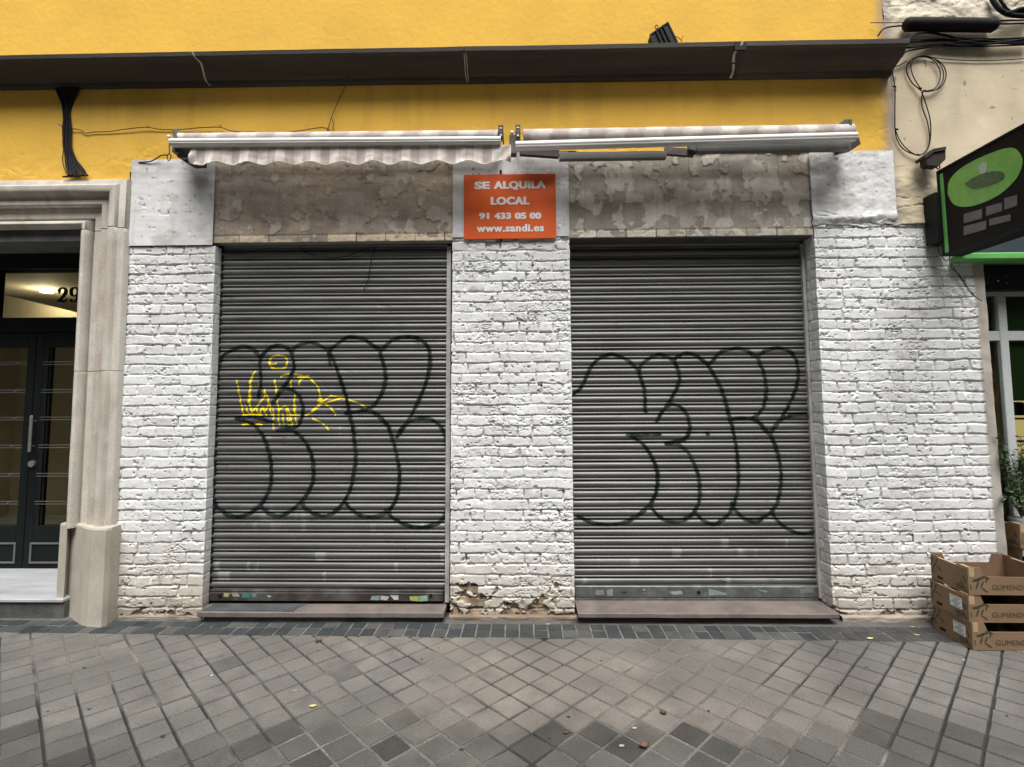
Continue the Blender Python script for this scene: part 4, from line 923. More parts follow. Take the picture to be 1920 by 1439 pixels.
# fascia over the shop door
a, b = wp(1806, 474, -.10), wp(1806, 487, -.10); mb = MB(); mb.box((a[0], -.10, b[2]), (5.3, .03, a[2]), bev=.008); mb.build('fascia_edge', m_green, nbr)
mb = MB(); mb.box((a[0]+.04, -.085, a[2]-.004), (5.3, .02, wp(1850, 424, -.1)[2])); mb.build('fascia_panel', m_bluegrey, nbr)
xo = wp(1858, 700)[0]-.02; SY = .20
mb = MB(); a, b = wp(1845, 489, .08), wp(1845, 543, .08); mb.box((xo-.02, .08, b[2]), (5.3, .30, a[2]+.05)); bx = mb.build('shutter_box', m_black, nbr)
for px, py, r in ((1852, 531, .004), (1853, 522, .003), (1871, 527, .007), (1887, 531, .004), (1886, 520, .003)):
    c = wp(px, py, .078); mb = MB(); mb.tube([(c[0], .081, c[2]), (c[0], .074, c[2])], r, 10); mb.build('screw', m_chrome, bx)
S = lambda px, py: wp(px, py, SY)
mb = MB(); zt_, zb_ = S(1880, 548)[2], .02
mb.box((xo-.03, SY-.03, S(1870, 556)[2]), (5.3, SY+.03, zt_+.05))
p0, p1 = S(1863, 560)[0], S(1879, 560)[0]; mb.box((p0, SY-.03, zb_), (p0+.062, SY+.03, S(1870, 556)[2]), bev=.004)
mb.box((xo-.03, SY-.025, S(1880, 640)[2]), (5.3, SY+.03, S(1880, 622)[2]), bev=.004)
mb.box((xo+.0, SY-.025, zb_), (xo+.028, SY+.03, zt_)); mb.box((p0+.07, SY-.02, zb_), (5.3, SY+.02, .32))
sd = mb.build('shop_door', m_shopwhite, nbr); 
mb = MB(); mb.box((xo, SY-.003, zb_), (5.3, SY+.003, zt_)); mb.build('door_glass', glass('shop_glass', (.75, .8, .75), .12), sd)
mb = MB(); mb.box((p0+.07, SY+.012, S(1880, 752)[2]), (5.2, SY+.018, S(1880, 556)[2]-.01)); mb.build('poster', m_poster, sd)
m_shopin = M('shop_interior', (.30, .19, .07), .7, var=.5, vs_=6, bump=0, tint=((.05, .04, .03), .8, 4)); 
mb = MB(); mb.add([(xo-.1, 1.3, 0), (5.3, 1.3, 0), (5.3, 1.3, 2.6), (xo-.1, 1.3, 2.6)], [(0, 1, 2, 3)]); mb.add([(xo-.1, .34, 0), (xo-.1, 1.3, 0), (xo-.1, 1.3, 2.6), (xo-.1, .34, 2.6)], [(0, 1, 2, 3)]); mb.add([(xo-.1, .34, 2.55), (5.3, .34, 2.55), (5.3, 1.3, 2.55), (xo-.1, 1.3, 2.55)], [(0, 1, 2, 3)]); shop = mb.build('shop_interior', m_shopin, nbr)
a, b = wp(1890, 690, 1.25), wp(2010, 860, 1.25); mb = MB(); mb.box((a[0], 1.22, b[2]), (b[0], 1.28, a[2])); mb.build('glowing_shelf_panel', emit('shelf_glow', (.75, .52, .22), .30), shop)  # emissive panel: the shop's warm interior light is put into its surface
for k in range(4):
    y = 700+k*42; a = wp(1888, y, 1.15); mb = MB(); mb.box((a[0], 1.05, a[2]-.012), (a[0]+1., 1.2, a[2])); mb.build('shelf_board', m_cardin, shop)
for k in range(7):
    a = wp(1895+k*12, 752, 1.1); mb = MB(); mb.box((a[0], 1.08, a[2]-.13), (a[0]+.035, 1.14, a[2]-random.uniform(.0, .04)), bev=.004); mb.build('packet', (m_cardin, m_poster, m_cardedge)[k % 3], shop)

# =============================================================== unseen block across the street, added behind the viewer to shade the low sky
opp = empty('unseen_facing_block', (0, -15, 0), 'unseen pale six storey apartment block added across the street, behind the viewer, to shade the low sky', 'building')
m_opp = M('opposite_render', (.30, .26, .21), .9, var=.1, vs_=1, bump=.1); m_oppw = M('opposite_window', (.04, .045, .05), .2, bump=0)
mb = MB(); mb.box((-40, -24, -.05), (40, -15, 17)); mb.build('wall', m_opp, opp)
for i in range(-11, 12):
    for k in range(5):
        x = i*3.2; mb = MB(); mb.box((x-.6, -15.02, 1.0+k*3.2), (x+.6, -14.97, 3.0+k*3.2)); w_ = mb.build('window', m_oppw, opp)
# =============================================================== THINGS
# --- letting sign
a, b = wp(870, 328, -.022), wp(1043, 447, -.022)
sign = empty('rental_sign', ((a[0]+b[0])/2, -.02, b[2]), 'orange board with white lettering fixed to the middle pier', 'sign')
mb = MB(); mb.box((a[0], -.022, b[2]), (b[0], -.014, a[2]), bev=.0015); mb.build('board', m_orange, sign)
for s, x0, y0, x1, y1 in (('SE', 889.3, 341.2, 918.6, 355), ('ALQUILA', 925.7, 340.3, 1023.6, 356), ('LOCAL', 920, 369.8, 993, 384), ('91', 898, 399.4, 917.6, 411.4), ('433', 926.5, 399.2, 958.3, 411.2), ('05', 965, 399, 987, 411), ('00', 993, 398.8, 1015, 410.8), ('www.sandi.es', 893.5, 421.5, 1020, 434.3)):
    p, q = wp(x0, y0, -.0235), wp(x1, y1, -.0235); text_mesh('lettering', s, p[0], q[0], q[2], p[2], -.0235, m_white, sign, bold=.040 if s[0] != 'w' else .028, thick=.0024 if s[0] != 'w' else .0016, space=1.10 if len(s) > 2 else 1.05)
for px, py in ((939, 324), (939, 450)):
    c = wp(px, py, -.012); mb = MB(); mb.box((c[0]-.008, -.014, c[2]-.012), (c[0]+.008, -.004, c[2]+.02)); mb.build('fixing', m_black, sign)

# --- awnings
def fcol(X, per=.1235, ph=0.):
    s = (np.floor((X+ph)/(per/2)) % 2)[..., None]
    return s*np.array([.66, .62, .565]) + (1-s)*np.array([.46, .40, .37])
def roll(name, A, B, r, parent):
    nx, na = 120, 22; t = np.linspace(0, 1, nx)[:, None]; a_ = np.linspace(0, 2*math.pi, na)[None]
    A = np.array(A); B = np.array(B); P = A+(B-A)*t; X = P[:, :1]+0*a_
    rr = r*(1+.05*(fbm(X*5, a_*1.2+0*X, 6, 3)-.5)*2) + .004*np.maximum(0, np.sin(a_*1+X*7))*0
    Yv = P[:, 1:2]+rr*np.cos(a_); Zv = P[:, 2:]+rr*np.sin(a_)*.96
    C = fcol(X+.10*a_/6, .26)*.93; C = mix(C, (.40, .35, .32), sst(.5, .72, fbm(X*6+a_*.8, a_*2+X*2, 8, 3))*.55)
    return mesh_np(name, np.stack([X, Yv, Zv], -1), grid_faces(nx, na), m_fabric, parent, True, col=C)
def fbar(A, B, h, d, parent, name='front_bar'):
    """aluminium front profile: rounded top, groove, flat lower lip"""
    sec = [(0, -.5), (-.22, -.5), (-.36, -.42), (-.43, -.28), (-.42, -.17), (-.48, -.08), (-.5, .06), (-.47, .20), (-.40, .34), (-.26, .45), (-.05, .5), (.3, .5), (.5, .2), (.5, -.4)]
    A = Vector(A); B = Vector(B); mb = MB(); n = len(sec); vv = []
    for P in (A, B): vv += [(P.x, P.y+y*d, P.z+z*h) for y, z in sec]
    mb.add(vv, [tuple(range(n)), tuple(range(2*n-1, n-1, -1))]+[(i, (i+1) % n, n+(i+1) % n, n+i) for i in range(n)])
    o = mb.build(name, m_wbar, parent, True, 35); return o
def plate(px, py0, py1, Y, parent, w=.036):
    a, b = wp(px, py0, Y), wp(px, py1, Y); mb = MB(); mb.box((a[0]-w/2, Y, b[2]), (a[0]+w/2, Y+.006, a[2]), bev=.001)
    mb.box((a[0]-w/2, Y, b[2]), (a[0]-w/2+.005, 0, b[2]+.07)); mb.box((a[0]+w/2-.005, Y, b[2]), (a[0]+w/2, 0, b[2]+.07)); m_b = m_rail
    o = mb.build('bracket', m_b, parent); c = wp(px, (py0*.35+py1*.65), Y-.012); mb = MB(); mb.ball((c[0], Y-.006, c[2]), .010, 6); mb.build('bolt', m_chrome, o)
    c = wp(px, py0+5, Y-.004); mb = MB(); mb.box((c[0]-.009, Y-.002, c[2]-.003), (c[0]+.009, Y+.001, c[2]+.003)); mb.build('slot', m_white, o)
awL = empty('awning', tuple(wp(640, 262, 0)), 'folded left awning with a scalloped striped valance hanging down over the wall', 'awning', 'folded awnings above the shutters')
YF = -.27
fbar(wp(321, 268, YF), wp(939, 264, YF), .052, .060, awL)
roll('fabric_roll', wp(333, 263, -.13), wp(934, 257, -.13), .047, awL)
# valance
x0, x1 = wp(357, 290, -.262)[0], wp(958, 290, -.262)[0]; nx, nz = 420, 26
X, T_ = np.meshgrid(np.linspace(x0, x1, nx), np.linspace(0, 1, nz)); zt0, zt1 = wp(357, 277, -.262)[2], wp(958, 272, -.262)[2]
u = (X-x0)/(x1-x0); ztop = zt0+(zt1-zt0)*u; per = .2165
sc_ = np.cos(2*math.pi*(X-x0-.085)/per); zbt = wp(357, 309, -.262)[2] + (wp(958, 306, -.262)[2]-wp(357, 309, -.262)[2])*u - .0105*sc_ - .004*(fbm(X*4, X*0, 12, 2)-.5)
Zv = ztop+(zbt-ztop)*T_; Yv = -.262 - .006*T_ + (.016*T_**1.6)*np.cos(2*math.pi*(X-x0-.085)/per+.4) + .022*(fbm(X*6, T_*1.4, 13, 3)-.5)*T_ - .012*T_**3*(sc_ > 0)
endf = sst(.10, 0, X-x0)+sst(.16, 0, x1-X); Yv = Yv + endf*.02*np.sin(X*60+T_*5)*T_; Zv = Zv + sst(.05, 0, x1-X)*.010*T_*(u > .5)
C = fcol(X, .1235, .01); C = mix(C, (.38, .31, .27), sst(.52, .75, fbm(X*7, T_*3, 14, 3))*.45)
C[-2:] = C[-2:]*.4+np.array([.72, .69, .63])*.6
vp_ = mesh_np('valance', np.stack([X, Yv, Zv], -1), grid_faces(nz, nx, flip=True), m_fabric, awL, True, col=C)
sm = vp_.modifiers.new('thickness', 'SOLIDIFY'); sm.thickness = .002
plate(939, 235, 265, -.20, awL); plate_l = MB(); a = wp(331, 243, -.19); b = wp(349, 256, -.10)
mb = MB(); mb.prism([wp(322, 243, -.19), wp(338, 243, -.13), wp(348, 254, -.12), wp(326, 258, -.19)], (0, .02, 0)); mb.prism([wp(322, 244, -.19), wp(326, 244, -.19), wp(334, 262, -.19), wp(326, 262, -.19)], (0, .18, 0)); mb.build('bracket', m_arm, awL)
mb = MB(); mb.bar(wp(327, 281, -.21), wp(358, 286, -.20), .05, .05); mb.prism([wp(325, 276, -.2), wp(372, 276, -.2), wp(372, 304, -.14), wp(350, 305, -.12), wp(332, 294, -.18)], (0, .10, 0)); mb.build('arm_joint', m_rail, awL)
mb = MB(); mb.prism([wp(332, 282, -.215), wp(357, 281, -.215), wp(357, 296, -.215), wp(336, 297, -.215)], (0, .02, 0)); mb.build('arm', m_arm, awL)
mb = MB(); mb.bar(wp(370, 284, -.17), wp(900, 281, -.17), .03, .04); mb.build('arm', m_arm, awL)
mb = MB(); mb.ball(wp(317, 257, -.22), .013, 7); mb.build('crank_cap', m_white, awL)
mb = MB(); mb.tube([wp(317, 262, -.22), wp(318, 288, -.22)], .0035, 7); c = wp(317, 295, -.22)
mb.tube([(c[0]+.013*math.sin(t), c[1], c[2]+.024*math.cos(t)) for t in np.linspace(0, 2*math.pi, 18)], .0035, 7); mb.build('crank_eye', m_wirebrown, awL)
awR = empty('awning', tuple(wp(1290, 255, 0)), 'folded right awning with a pale cloth roll and no valance', 'awning', 'folded awnings above the shutters')
YF2 = -.28
fbar(wp(967, 274, YF2), wp(1604, 256.5, YF2), .056, .062, awR); roll('fabric_roll', wp(981, 258, -.15), wp(1596, 249, -.15), .056, awR)
plate(971, 234, 266, -.21, awR, .034)
mb = MB(); mb.prism([wp(1566, 237, -.19), wp(1585, 224, -.19), wp(1598, 224, -.19), wp(1596, 248, -.19), wp(1582, 252, -.19)], (0, .02, 0)); mb.prism([wp(1594, 224, -.2), wp(1598, 224, -.2), wp(1597, 262, -.2), wp(1592, 262, -.2)], (0, .2, 0)); mb.build('bracket', m_arm, awR)
mb = MB(); a, b = wp(1049, 283, -.20), wp(1250, 297, -.20); mb.bar(((a[0]), -.18, (a[2]+b[2])/2-.004), (b[0], -.18, (a[2]+b[2])/2-.004), .045, abs(a[2]-b[2])*.75); mb.build('arm', m_arm, awR)
mb = MB(); a, b = wp(1305, 280.5, -.20), wp(1592, 276, -.20); mb.bar(a, b, .045, .050); mb.build('arm', m_arm, awR)
mb = MB(); mb.bar(wp(1246, 284, -.17), wp(1300, 288, -.17), .03, .05); mb.bar(wp(1290, 276, -.19), wp(1310, 280, -.19), .05, .055); mb.build('arm_joint', m_rail, awR)
for a_, b_, w_ in (((1575, 278), (1600, 272), .12), ((975, 285), (1048, 290), .04)): mb = MB(); mb.bar(wp(*a_, -.15), wp(*b_, -.14), w_, .05); mb.build('arm_joint', m_rail, awR)
mb = MB(); mb.ball(wp(960, 249, -.2), .013, 7); mb.build('crank_cap', m_white, awR)
mb = MB(); mb.box((wp(955, 256, -.2)[0], -.22, wp(955, 291, -.2)[2]), (wp(968, 256, -.2)[0], -.16, wp(955, 255, -.2)[2]), bev=.004); mb.build('gearbox', m_rail, awR)

# --- cables on the yellow wall
def tube_thing(name, lines, mat, label, cat, group=None, n=7, sm=6):
    mb = MB()
    for L_, r in lines: mb.tube(spline(L_, sm), r, n)
    o = mb.build(name, mat, None, True); return set_props(o, label, cat, group)
lines = []
for k in range(12):
    f = k/11; top = 104+46*f; w = 119+14*f; yv = -.012-.012*random.random()
    bot = 127+35*f
    jx = lambda a=2.2: random.uniform(-a, a)
    lines.append(([wp(top, 165, -.05), wp(top*.45+w*.55, 185, yv), wp(w+jx(), 210, yv), wp(w-.5+jx(), 240, yv-.006), wp(w+1+jx(), 270, yv-.01), wp(w*.8+bot*.2+3+jx(3), 295, -.03), wp(bot*.8+w*.2+jx(3), 318, -.045), wp(bot+jx(), 330, -.06)], random.uniform(.0048, .0076)))
lines.append(([wp(121, 272, -.02), wp(117, 300, -.02), wp(124, 325, -.03)], .0025)); lines.append(([wp(118, 332, -.06), wp(165, 329, -.06)], .006))
lines.append(([wp(122, 300, -.03), wp(125, 318, -.03), wp(132, 330, -.04)], .003))
tube_thing('cable_bundle', lines, m_cable, 'thick bundle of black cables running down from the cornice onto the stone doorway head', 'cables', n=8)
ln = [([wp(109, 233, -.006), wp(120, 240, -.01), wp(137, 242, -.025), wp(150, 244, -.02), wp(161, 250, -.02), wp(175, 248, -.02), wp(205, 247, -.02), wp(240, 242, -.025), wp(276, 239, -.025), wp(300, 243, -.02), wp(340, 243, -.02), wp(375, 240, -.025), wp(412, 239, -.03), wp(430, 245, -.03), wp(450, 248, -.03), wp(478, 248, -.03), wp(492, 253, -.03), wp(520, 250, -.03), wp(560, 246, -.03), wp(590, 241, -.03), wp(608, 240, -.03), wp(618, 247, -.03)], .0032)]
for px, py in ((277, 238), (413, 237)):
    c = wp(px, py, -.03); ln.append(([(c[0]+.008*math.sin(t), c[1], c[2]+.008*math.cos(t)) for t in np.linspace(0, 6.28, 9)], .0017))
tube_thing('telephone_wire', ln, m_wirebrown, 'thin dark wire clipped along the yellow wall from the cable bundle to the left awning', 'wire', sm=5)
ln = [([wp(657, 133, -.09), wp(648, 160, -.06), wp(632, 195, -.04), wp(621, 222, -.04), wp(613, 250, -.05)], .0030), ([wp(621, 220, -.04), wp(625, 232, -.04), wp(625, 250, -.05)], .0026), ([wp(613, 240, -.04), wp(618, 245, -.04), wp(616, 252, -.05)], .0026)]
tube_thing('drop_wire', ln, m_wirebrown, 'thin wire hanging from the cornice down behind the left awning', 'wire')
tube_thing('rusty_rod', [([wp(260, 305, -.012), wp(282, 303, -.02), wp(294, 297, -.03), wp(302, 292, -.05), wp(313, 291, -.06)], .0042)], m_rust, 'rusty bent rod sticking out of the wall left of the left awning', 'rod')
# --- floodlight on the cornice
fl = empty('floodlight', tuple(wp(1242, 80, -.16)), 'small black floodlight tilted on top of the cornice', 'lamp')
mb = MB(); P = [wp(1219, 66, -.17), wp(1252, 43, -.17), wp(1270, 80, -.17), wp(1226, 84, -.17)]; mb.prism(P, (0, .07, 0)); mb.build('housing', m_black, fl)
mb = MB()
for a_, b_2 in ((0, 1), (1, 2), (2, 3), (3, 0)): mb.bar(P[a_], P[b_2], .010, .010, up=(0, 1, 0))
for t in (.3, .5, .7): 
    A_ = P[0]+(P[1]-P[0])*t; B_ = P[3]+(P[2]-P[3])*t; mb.bar(A_+np.array([0, -.006, 0]), B_+np.array([0, -.006, 0]), .004, .012, up=(0, 1, 0))
mb.build('rim', m_black, fl)
c = wp(1231, 51, -.15); mb = MB(); mb.tube([(c[0]+.010*math.sin(t), c[1], c[2]+.014*math.cos(t)) for t in np.linspace(0, 6.28, 12)], .0032, 6); mb.bar(wp(1226, 66, -.14), wp(1262, 80, -.14), .008, .006); mb.build('mounting_bow', m_black, fl)
mb = MB(); mb.tube(spline([wp(1262, 69, -.17), wp(1270, 70, -.17), wp(1277, 76, -.17), wp(1279, 79, -.17)], 5), .0026, 6); mb.tube([wp(1277, 75, -.17), wp(1281, 68, -.17)], .0022, 6); mb.build('cord', m_cable, fl)
# --- cables on the beige wall
sp3 = empty('cable_splice', tuple(wp(1780, 47, -.05)), 'fat black cable splice closure clamped to the beige wall above the cornice end', 'cable joint')
a, b = wp(1694, 46, -.06), wp(1868, 48, -.06); n = 60; pts = [a+(b-a)*t for t in np.linspace(0, 1, n)]
tp = [(.45 if i == 0 else .75 if i == 1 else .92 if i == 2 else .8 if i == n-2 else .7 if i == n-1 else 1.0)*(1+.025*(i % 2)) for i in range(n)]
mb = MB(); mb.tube(pts, .047, 16, taper=tp); mb.build('sleeve', m_cable, sp3, True)
mb = MB(); mb.tube([wp(1632, 43, -.03), wp(1700, 43, -.05)], .0028, 6); mb.build('tie_rod', m_rust, sp3)
mb = MB(); mb.tube(spline([wp(1646, 68, -.03), wp(1655, 56, -.04), wp(1668, 51, -.05), wp(1700, 48, -.055)], 5), .0055, 8); mb.build('cable_tail', m_cable, sp3, True)
for y_ in (39, 45): mb = MB(); mb.tube(spline([wp(1860, 42, -.05), wp(1880, y_, -.05), wp(1930, y_-1, -.05)], 4), .006, 8); mb.build('cable_tail', m_cable, sp3, True)
lines = [([wp(1655, 120, -.10), wp(1680, 95, -.16), wp(1706, 72, -.18), wp(1720, 63, -.10), wp(1745, 62, -.05), wp(1775, 67, -.045), wp(1800, 73, -.045), wp(1860, 74, -.04), wp(1930, 71, -.04)], .0075),
 ([wp(1700, 79, -.12), wp(1740, 77, -.05), wp(1780, 76, -.04), wp(1840, 79, -.04), wp(1930, 75, -.04)], .008), ([wp(1702, 90, -.10), wp(1740, 86, -.04), wp(1770, 84, -.035), wp(1830, 84, -.04), wp(1880, 80, -.04), wp(1930, 80, -.04)], .007),
 ([wp(1710, 76, -.09), wp(1770, 73, -.05), wp(1830, 80, -.05), wp(1880, 77, -.05), wp(1930, 77, -.05)], .006), ([wp(1690, 108, -.05), wp(1700, 97, -.05), wp(1730, 91, -.04), wp(1765, 87, -.035), wp(1850, 87, -.035), wp(1930, 84, -.035)], .0055),
 ([wp(1770, 82, -.05), wp(1810, 86, -.045), wp(1850, 82, -.055), wp(1930, 82, -.045)], .0065), ([wp(1800, 77, -.055), wp(1850, 83, -.055), wp(1900, 77, -.055), wp(1935, 70, -.055)], .006), ([wp(1790, 80, -.05), wp(1840, 76, -.06), wp(1890, 81, -.05), wp(1935, 77, -.05)], .006)]
tube_thing('cable_run', lines, m_cable, 'run of tangled black cables crossing the beige wall below the splice closure', 'cables', n=8)
tube_thing('cable_loop', [([wp(1856, -10, -.03), wp(1866, 8, -.04), wp(1880, 22, -.05), wp(1900, 29, -.05), wp(1935, 31, -.05)], .017), ([wp(1938, 18, -.06), wp(1915, 17, -.06), wp(1900, 22, -.055), wp(1885, 26, -.06)], .014), ([wp(1868, -12, -.04), wp(1882, 10, -.05), wp(1896, 22, -.05), wp(1935, 24, -.05)], .010)], m_cable, 'thick black cable loop at the top right corner of the beige wall', 'cable', n=10)
cl = [([wp(1700, 115, -.02), wp(1688, 122, -.015), wp(1676, 128, -.015), wp(1674, 140, -.015), wp(1678, 165, -.02), wp(1678, 200, -.02), wp(1678, 240, -.02), wp(1682, 262, -.02), wp(1694, 280, -.02), wp(1712, 289, -.025), wp(1726, 291, -.025), wp(1740, 278, -.02), wp(1745, 255, -.02), wp(1744, 225, -.02), wp(1736, 195, -.02), wp(1728, 172, -.025)], .0038),
 ([wp(1679, 245, -.024), wp(1688, 265, -.025), wp(1704, 283, -.025), wp(1722, 291, -.022), wp(1737, 283, -.02), wp(1743, 262, -.02), wp(1739, 230, -.02), wp(1730, 205, -.02), wp(1728, 185, -.02), wp(1731, 172, -.025)], .0036),
 ([wp(1727, 170, -.025), wp(1710, 155, -.02), wp(1700, 135, -.02), wp(1703, 118, -.02), wp(1718, 108, -.02), wp(1740, 107, -.02), wp(1760, 115, -.02), wp(1772, 130, -.02), wp(1773, 148, -.02), wp(1762, 165, -.02), wp(1742, 172, -.02), wp(1727, 170, -.025)], .0038),
 ([wp(1725, 165, -.03), wp(1713, 145, -.026), wp(1708, 125, -.026), wp(1715, 110, -.026), wp(1735, 107, -.026), wp(1753, 116, -.026), wp(1762, 132, -.026), wp(1762, 150, -.026), wp(1753, 166, -.026), wp(1738, 171, -.026)], .0034),
 ([wp(1704, 120, -.03), wp(1712, 110, -.03), wp(1735, 105, -.03), wp(1756, 114, -.03), wp(1768, 132, -.03), wp(1768, 150, -.03), wp(1757, 167, -.03), wp(1736, 173, -.03)], .0032),
 ([wp(1738, 107, -.02), wp(1780, 112, -.015), wp(1830, 114, -.015), wp(1880, 113, -.015), wp(1935, 109, -.015)], .0030)]
for px, py in ((1677, 163), (1681, 243), (1725, 166), (1734, 171), (1722, 291)):
    c = wp(px, py, -.03); cl.append(([c+np.array([-.010, 0, .004]), c+np.array([.010, -.003, -.004])], .006))
tube_thing('cable_coil', cl, m_cable, 'thin black cable coiled and hung in loops on the beige wall beside the yellow render', 'cable')
ri = empty('rusty_bracket', tuple(wp(1752, 297, -.03)), 'dark rusty iron pulley bracket with a ring fixed to the beige wall', 'bracket')
mb = MB(); mb.prism([wp(1736, 293, -.12), wp(1752, 280, -.12), wp(1773, 277, -.12), wp(1773, 299, -.12), wp(1760, 312, -.12), wp(1738, 309, -.12)], (0, .06, 0)); mb.prism([wp(1733, 293, -.13), wp(1750, 279, -.13), wp(1774, 275, -.13), wp(1774, 281, -.13), wp(1752, 285, -.13), wp(1737, 297, -.13)], (0, .09, 0)); mb.bar(wp(1732, 316, -.0), wp(1750, 303, -.09), .02, .018); mb.build('body', m_rust, ri)
c = wp(1759, 313, -.1); mb = MB(); mb.tube([(c[0]+.011*math.sin(t), c[1], c[2]+.018*math.cos(t)) for t in np.linspace(0, 6.28, 14)], .004, 7); mb.build('ring', m_rust, ri)

# --- projecting shop sign
ss = empty('projecting_sign', tuple(wp(1750, 480, 0)), 'black projecting shop sign with a green oval, at the right edge above the shop doorway', 'sign')
sx = wp(1758, 325, -.10)[0]; zt_, zb_ = wp(1758, 322, -.10)[2], wp(1775, 482, -.10)[2]
mb = MB(); mb.box((sx, -.98, zb_), (sx+.13, -.10, zt_), bev=.006); mb.build('case', M('sign_case', (.008, .0065, .006), .6, spec=.15, var=.15, bump=.03), ss)
def face(pts, off, m_, nm, ext=.003):       # pts are (distance from the wall, height) on the left face
    mb = MB(); mb.prism([(sx-off, -d_, z_) for d_, z_ in pts], (-ext, 0, 0)); return mb.build(nm, m_, ss)
Hs = zt_-zb_; m_sgreen = M('sign_green', (.17, .42, .06), .4, var=.12, vs_=14, bump=.02, tint=((.20, .40, .10), .5, 18)); m_sgrey = M('sign_grey', (.10, .10, .095), .4, var=.2, vs_=16, bump=.02)
fr = .012
for pts in ([(.10, zb_), (.98, zb_), (.98, zb_+fr), (.10, zb_+fr)], [(.10, zt_-fr), (.98, zt_-fr), (.98, zt_), (.10, zt_)], [(.10, zb_+fr), (.118, zb_+fr), (.118, zt_-fr), (.10, zt_-fr)]): face(pts, 0, m_black, 'frame', .010)
face([(.121, zb_+.02), (.150, zb_+.02), (.146, zt_-.03), (.119, zt_-.03)], .0005, m_green, 'green_stripe', .003)
# oval: find its centre and size on the face by intersecting the sight lines with the sign's plane
def fp(px, py):
    d_ = ray(px, py); t = (sx-EYE[0])/d_[0]; P_ = EYE+d_*t; return (-P_[1], P_[2])
ov = [fp(*q) for q in ((1778, 365), (1780, 342), (1795, 322), (1820, 305), (1850, 291), (1880, 280), (1900, 278), (1913, 288), (1918, 305), (1912, 326), (1898, 345), (1875, 365), (1845, 380), (1815, 388), (1790, 384))]
ovs = spline(ov+[ov[0]], 4)[:-1]; face([tuple(q) for q in ovs][::-1], .0008, m_sgreen, 'oval')
face([tuple(q) for q in spline([fp(*q) for q in ((1810, 345), (1830, 332), (1860, 322), (1882, 324), (1880, 338), (1850, 350), (1825, 355), (1810, 345))], 4)[:-1]][::-1], .004, M('sign_dkgreen', (.045, .10, .03), .4, var=.4, vs_=30, bump=0), 'emblem')
face([tuple(q) for q in spline([fp(*q) for q in ((1836, 314), (1844, 305), (1852, 306), (1851, 322), (1840, 326), (1836, 314))], 4)[:-1]][::-1], .0045, M('sign_pale', (.40, .50, .38), .4, var=.2, bump=0), 'emblem')
for q in (((1808, 402), (1842, 392), (1842, 410), (1808, 419)), ((1850, 388), (1880, 380), (1880, 396), (1850, 405)), ((1884, 372), (1908, 366), (1908, 386), (1884, 394)), ((1808, 425), (1850, 414), (1850, 430), (1808, 442)), ((1856, 411), (1896, 402), (1896, 414), (1856, 424))):
    face([fp(*k) for k in q][::-1], .001, m_sgrey, 'grey_band')
mb = MB(); a, b = wp(1741, 366, -.06), wp(1772, 458, -.06); mb.box((a[0]+.0, -.115, b[2]), (sx+.1, -.004, a[2]), bev=.006); mb.build('wall_bracket', m_black, ss)
tube_thing('sign_cord', [([wp(1757, 455, -.03), wp(1762, 475, -.03), wp(1774, 490, -.03), (wp(1782, 482, -.03))], .0026), ([wp(1780, 478, -.03), wp(1783, 500, -.02), wp(1798, 515, -.015), wp(1815, 540, -.015), wp(1828, 556, -.015), wp(1842, 565, -.015)], .0026), ([wp(1784, 495, -.02), wp(1800, 520, -.018), wp(1818, 548, -.014), wp(1836, 562, -.014)], .0020), ([wp(1752, 503, -.014), wp(1770, 509, -.014), wp(1788, 506, -.014)], .0018)], m_cable, 'thin dark cord hanging from the projecting sign down the white brick', 'cord')

